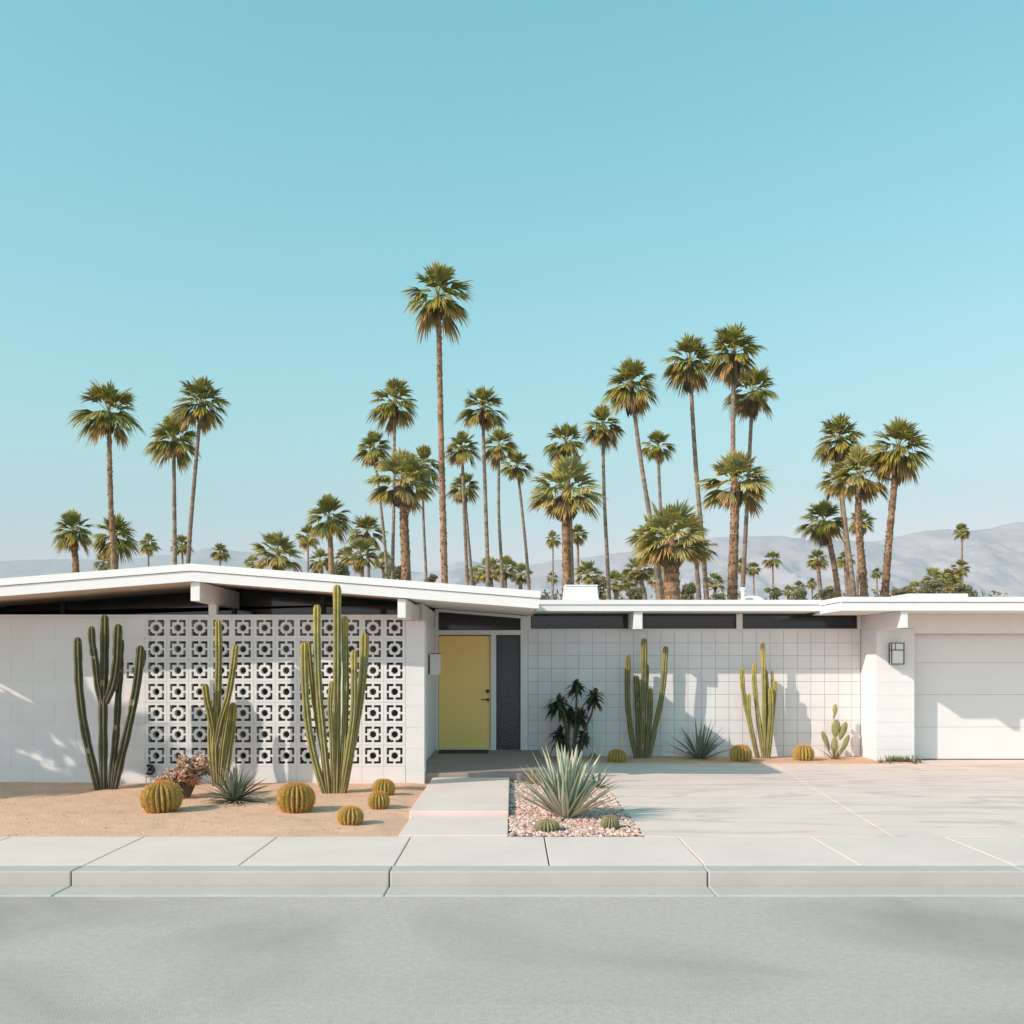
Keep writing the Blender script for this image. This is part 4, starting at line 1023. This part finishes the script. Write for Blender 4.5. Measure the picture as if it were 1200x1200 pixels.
palm('palm standing in the leafy mass at the far right', 1110, 664, 16, (1107, 700), 3.4, d=130, group=GS)
palm('low bushy palm left in the leafy mass at the far right', 1095, 662, 16, (1094, 700), 5, 'big', d=125, group=GS)
palm('lone palm crown high at the far right edge', 1127, 611, 11, (1128, 700), 2.4, d=170, group=GS)
palm('lower palm under the lone crown at the far right edge', 1125, 653, 13, (1126, 700), 3.2, d=150, group=GS)
for lb, x_, t_, r_, d_ in (
    ('low feathery palm beside the small dense palm left of the slender trunks', 405, 638, 15, 122),
    ('low feathery palm between the slender trunks left of the rusty palm', 449, 644, 14, 128),
    ('low feathery palm left of the dense clump over the gable end', 556, 662, 12, 135),
    ('low feathery palm between the cooler and the broadest palm', 737, 664, 15, 128),
    ('low feathery palm against the left side of the very thick trunk', 770, 662, 16, 124),
    ('low feathery palm between the very thick trunk and the low front palm', 838, 668, 14, 132),
    ('low feathery palm right of the tiny palm on its leafy mound', 924, 684, 9, 180),
    ('low feathery palm at the roof line under the right cluster', 973, 684, 10, 170),
    ('low feathery palm right of the knobby trunk near the leafy mass', 1073, 678, 12, 150),
    ('low feathery palm in the middle of the far right leafy mass', 1117, 674, 13, 140),
    ('low feathery palm just left of the gable peak bushy palm', 296, 648, 11, 150)):
    palm(lb, x_, t_, r_, (x_, 703), 4, 'big', d=d_, group=GS)
# a low palm standing beyond the left edge: its shadow falls across the left end of the wall
E = empty('palm_tree', (-10.3, 12.0, -.1)); tag(E, 'young palm at the left whose frond shadows fall across the wall', 'palm')
g = MB(); g.tube([Vector((0, 0, 0)), Vector((.02, 0, 1.2)), Vector((0, 0, 3.2))], [.24, .2, .17], 12, (.3, .2, .12)); g.build('trunk', M['trunk'], E)
c = CR['slim'][1].copy(); COL.objects.link(c); c.parent = E; c.location = (0, 0, 3.3); c.scale = (1.45, 1.45, 1.5)
for o in PROTO: bpy.data.objects.remove(o)

# leafy shrubs and far foliage ------------------------------------------
def leafy(g, rnd, cx, cy, cz, rx, ry, rz, n_, s_, cols):
    for i in range(n_):
        while True:
            v = Vector((rnd.uniform(-1, 1), rnd.uniform(-1, 1), rnd.uniform(-1, 1)))
            if v.length <= 1 and noise.noise(v * 2.2 + Vector((cx, cy, cz))) > -.02: break
        p = Vector((cx + v.x * rx, cy + v.y * ry, cz + v.z * rz)); a = Vector((rnd.gauss(0, 1), rnd.gauss(0, 1), rnd.gauss(0, 1))).normalized(); b_ = a.orthogonal().normalized()
        k = s_ * rnd.uniform(.6, 1.3); c = rnd.choice(cols); c = tuple(x * rnd.uniform(.75, 1.3) for x in c)
        g.quad(p - a * k, p + b_ * k * .5, p + a * k, p - b_ * k * .5, c)
GRN = [(.26, .26, .12), (.34, .31, .15), (.20, .21, .10), (.42, .34, .18)]
def bush(px, top, wpx, d, label):
    rnd = random.Random(px); x = P(px, 0, d).x; zt_ = P(0, top, d).z; rx = wpx / 2 * d / F
    E = empty('leafy_tree', (x, d, -.16)); tag(E, label, 'tree', 'leafy trees behind the roof line')
    g = MB(); cz = zt_ - rx * .8
    for k in range(6):
        a = rnd.uniform(-.7, .7); leafy(g, rnd, a * rx, rnd.uniform(-.5, .5) * rx, cz + rnd.uniform(-.6, .2) * rx, rx * rnd.uniform(.35, .7), rx * .5, rx * rnd.uniform(.3, .6), 300, .07 * rx + .06, GRN)
    leafy(g, rnd, 0, 0, cz * .62, rx * .9, rx * .7, cz * .4, 1200, .3, GRN)
    g.build('crown', M['leaf'], E)
    t = MB()
    t.tube([Vector((0, 0, 0)), Vector((.1, 0, cz * .5)), Vector((0, 0, cz))], [.28, .2, .1], 8)
    for k in range(5): t.tube([Vector((.08, 0, cz * .45)), Vector((rnd.uniform(-.6, .6) * rx, rnd.uniform(-.5, .5) * rx, cz))], [.12, .04], 6)
    t.build('trunk', M['bark'], E)
bush(463, 655, 26, 88, 'dark leafy tree by the foot of the rusty palm trunk')
bush(401, 655, 24, 92, 'leafy tree right of the medium stout palm trunk')
bush(505, 670, 16, 110, 'small leafy tree left of the tallest palm trunk')
bush(703, 672, 20, 100, 'leafy tree just right of the roof cooler')
bush(745, 682, 22, 95, 'leafy tree left of the very thick dark trunk')
bush(805, 676, 22, 96, 'leafy tree right of the very thick dark trunk')
bush(843, 690, 20, 120, 'low leafy tree left of the low front palm trunk')
bush(907, 684, 17, 150, 'leafy mound under the small palm right of the tall pair')
bush(938, 686, 20, 120, 'low leafy tree left of the right cluster')
bush(968, 684, 18, 125, 'leafy tree at the foot of the right cluster')
bush(1057, 683, 22, 130, 'low leafy tree right of the knobby palm trunk')
bush(1088, 672, 34, 115, 'broad leafy tree at the far right roof line')
bush(1127, 678, 26, 110, 'leafy tree at the far right edge of the roof')
rnd = random.Random(77); g = MB()
for i in range(150):
    x = rnd.uniform(-110, 150); y = rnd.uniform(225, 300)
    tp_ = P(0, rnd.uniform(686, 699), y).z if x > -20 else P(0, rnd.uniform(690, 705), y).z
    leafy(g, rnd, x, y, tp_ * .6, rnd.uniform(2.5, 6), 3, tp_ * .4, 110, .8, [(.18, .17, .09), (.22, .19, .11), (.15, .15, .08), (.28, .22, .14)])
tag(g.build('far_foliage', M['leaf']), 'hazy belt of far trees along the base of the mountains', 'trees', kind='stuff')

# ------------------------------------------------------------------ mountains
def interp(pr, x):
    if x <= pr[0][0]: return pr[0][1]
    for (a, ya), (b_, yb) in zip(pr[:-1], pr[1:]):
        if x <= b_:
            t = (x - a) / (b_ - a); t = t * t * (3 - 2 * t) * .5 + t * .5; return ya + (yb - ya) * t
    return pr[-1][1]
def range_mesh(name, prof, yr, y0, y1, x0, x1, nx, ny, seed, label):
    g = MB(); ids = {}
    for i in range(nx + 1):
        X = x0 + (x1 - x0) * i / nx; px = 600 + X * F / yr; Hm = max(EYE + (HY - interp(prof, px)) * yr / F, 5)
        for j in range(ny + 1):
            Y = y0 + (y1 - y0) * j / ny; s_ = min(1, (Y - y0) / (yr - y0)) if Y <= yr else max(0, 1 - (Y - yr) / (y1 - yr) * .6)
            v = Vector((X * .0022 * 2, Y * .0016 * 2, seed))
            rg = 1 - abs(noise.fractal(v, .9, 2.1, 7)) * 1.6
            rg2 = 1 - abs(noise.fractal(v * 3.3, .9, 2.1, 5)) * 1.2
            k = 1 if s_ > .97 else 1
            hgt = Hm * (s_ ** .9) * (1 - (1 - s_) * .26 * (1 - rg)) - Hm * .045 * (1 - rg2) * (1 - s_ * .75) * (s_ > .02)
            ids[i, j] = g.vert((X, Y, hgt - (3 if j == 0 else 0)))
    for i in range(nx):
        for j in range(ny): g.face((ids[i, j], ids[i + 1, j], ids[i + 1, j + 1], ids[i, j + 1]))
    o = g.build(name, M['rock'], smooth=True); tag(o, label, 'mountain', kind='structure'); return o
PR = [(380, 715), (430, 690), (487, 672), (511, 668), (536, 657), (552, 656), (575, 662), (620, 661), (658, 655), (728, 647), (770, 640), (833, 629), (880, 627), (918, 627), (940, 631), (985, 632), (1021, 634), (1054, 627), (1082, 620), (1110, 619), (1131, 621), (1200, 610), (1400, 640)]
PL = [(-300, 640), (-100, 650), (0, 656), (68, 654), (153, 654), (186, 649), (215, 649), (232, 643), (244, 640), (258, 643), (293, 646), (350, 655), (420, 660), (480, 668), (600, 690), (900, 700)]
range_mesh('mountains', PR, 4200, 2300, 5200, -1800, 3600, 330, 80, 4.0, 'bare lilac grey desert mountains behind the palms at right')
range_mesh('hills', PL, 8200, 6000, 9300, -7500, 1500, 200, 50, 9.0, 'distant hazy blue hills at left behind the gable')
# ------------------------------------------------------------------ air
g = MB(); g.box(-9500, 9500, -60, 9900, -1.2, 1700)
me = bpy.data.meshes.new('haze'); me.from_pydata(g.v, [], g.f); hz = bpy.data.objects.new('haze', me); COL.objects.link(hz)
hm = bpy.data.materials.new('haze_air'); hm.use_nodes = True; hn = hm.node_tree.nodes; hn.clear()
ho = hn.new('ShaderNodeOutputMaterial'); hv = hn.new('ShaderNodeVolumePrincipled'); hv.inputs['Density'].default_value = 1.15e-4; hv.inputs['Color'].default_value = (.86, .98, 1.0, 1); hv.inputs['Anisotropy'].default_value = 0.0
hm.node_tree.links.new(hv.outputs[0], ho.inputs['Volume']); me.materials.append(hm)
tag(hz, 'pale desert haze that fades the far mountains', 'haze', kind='stuff')
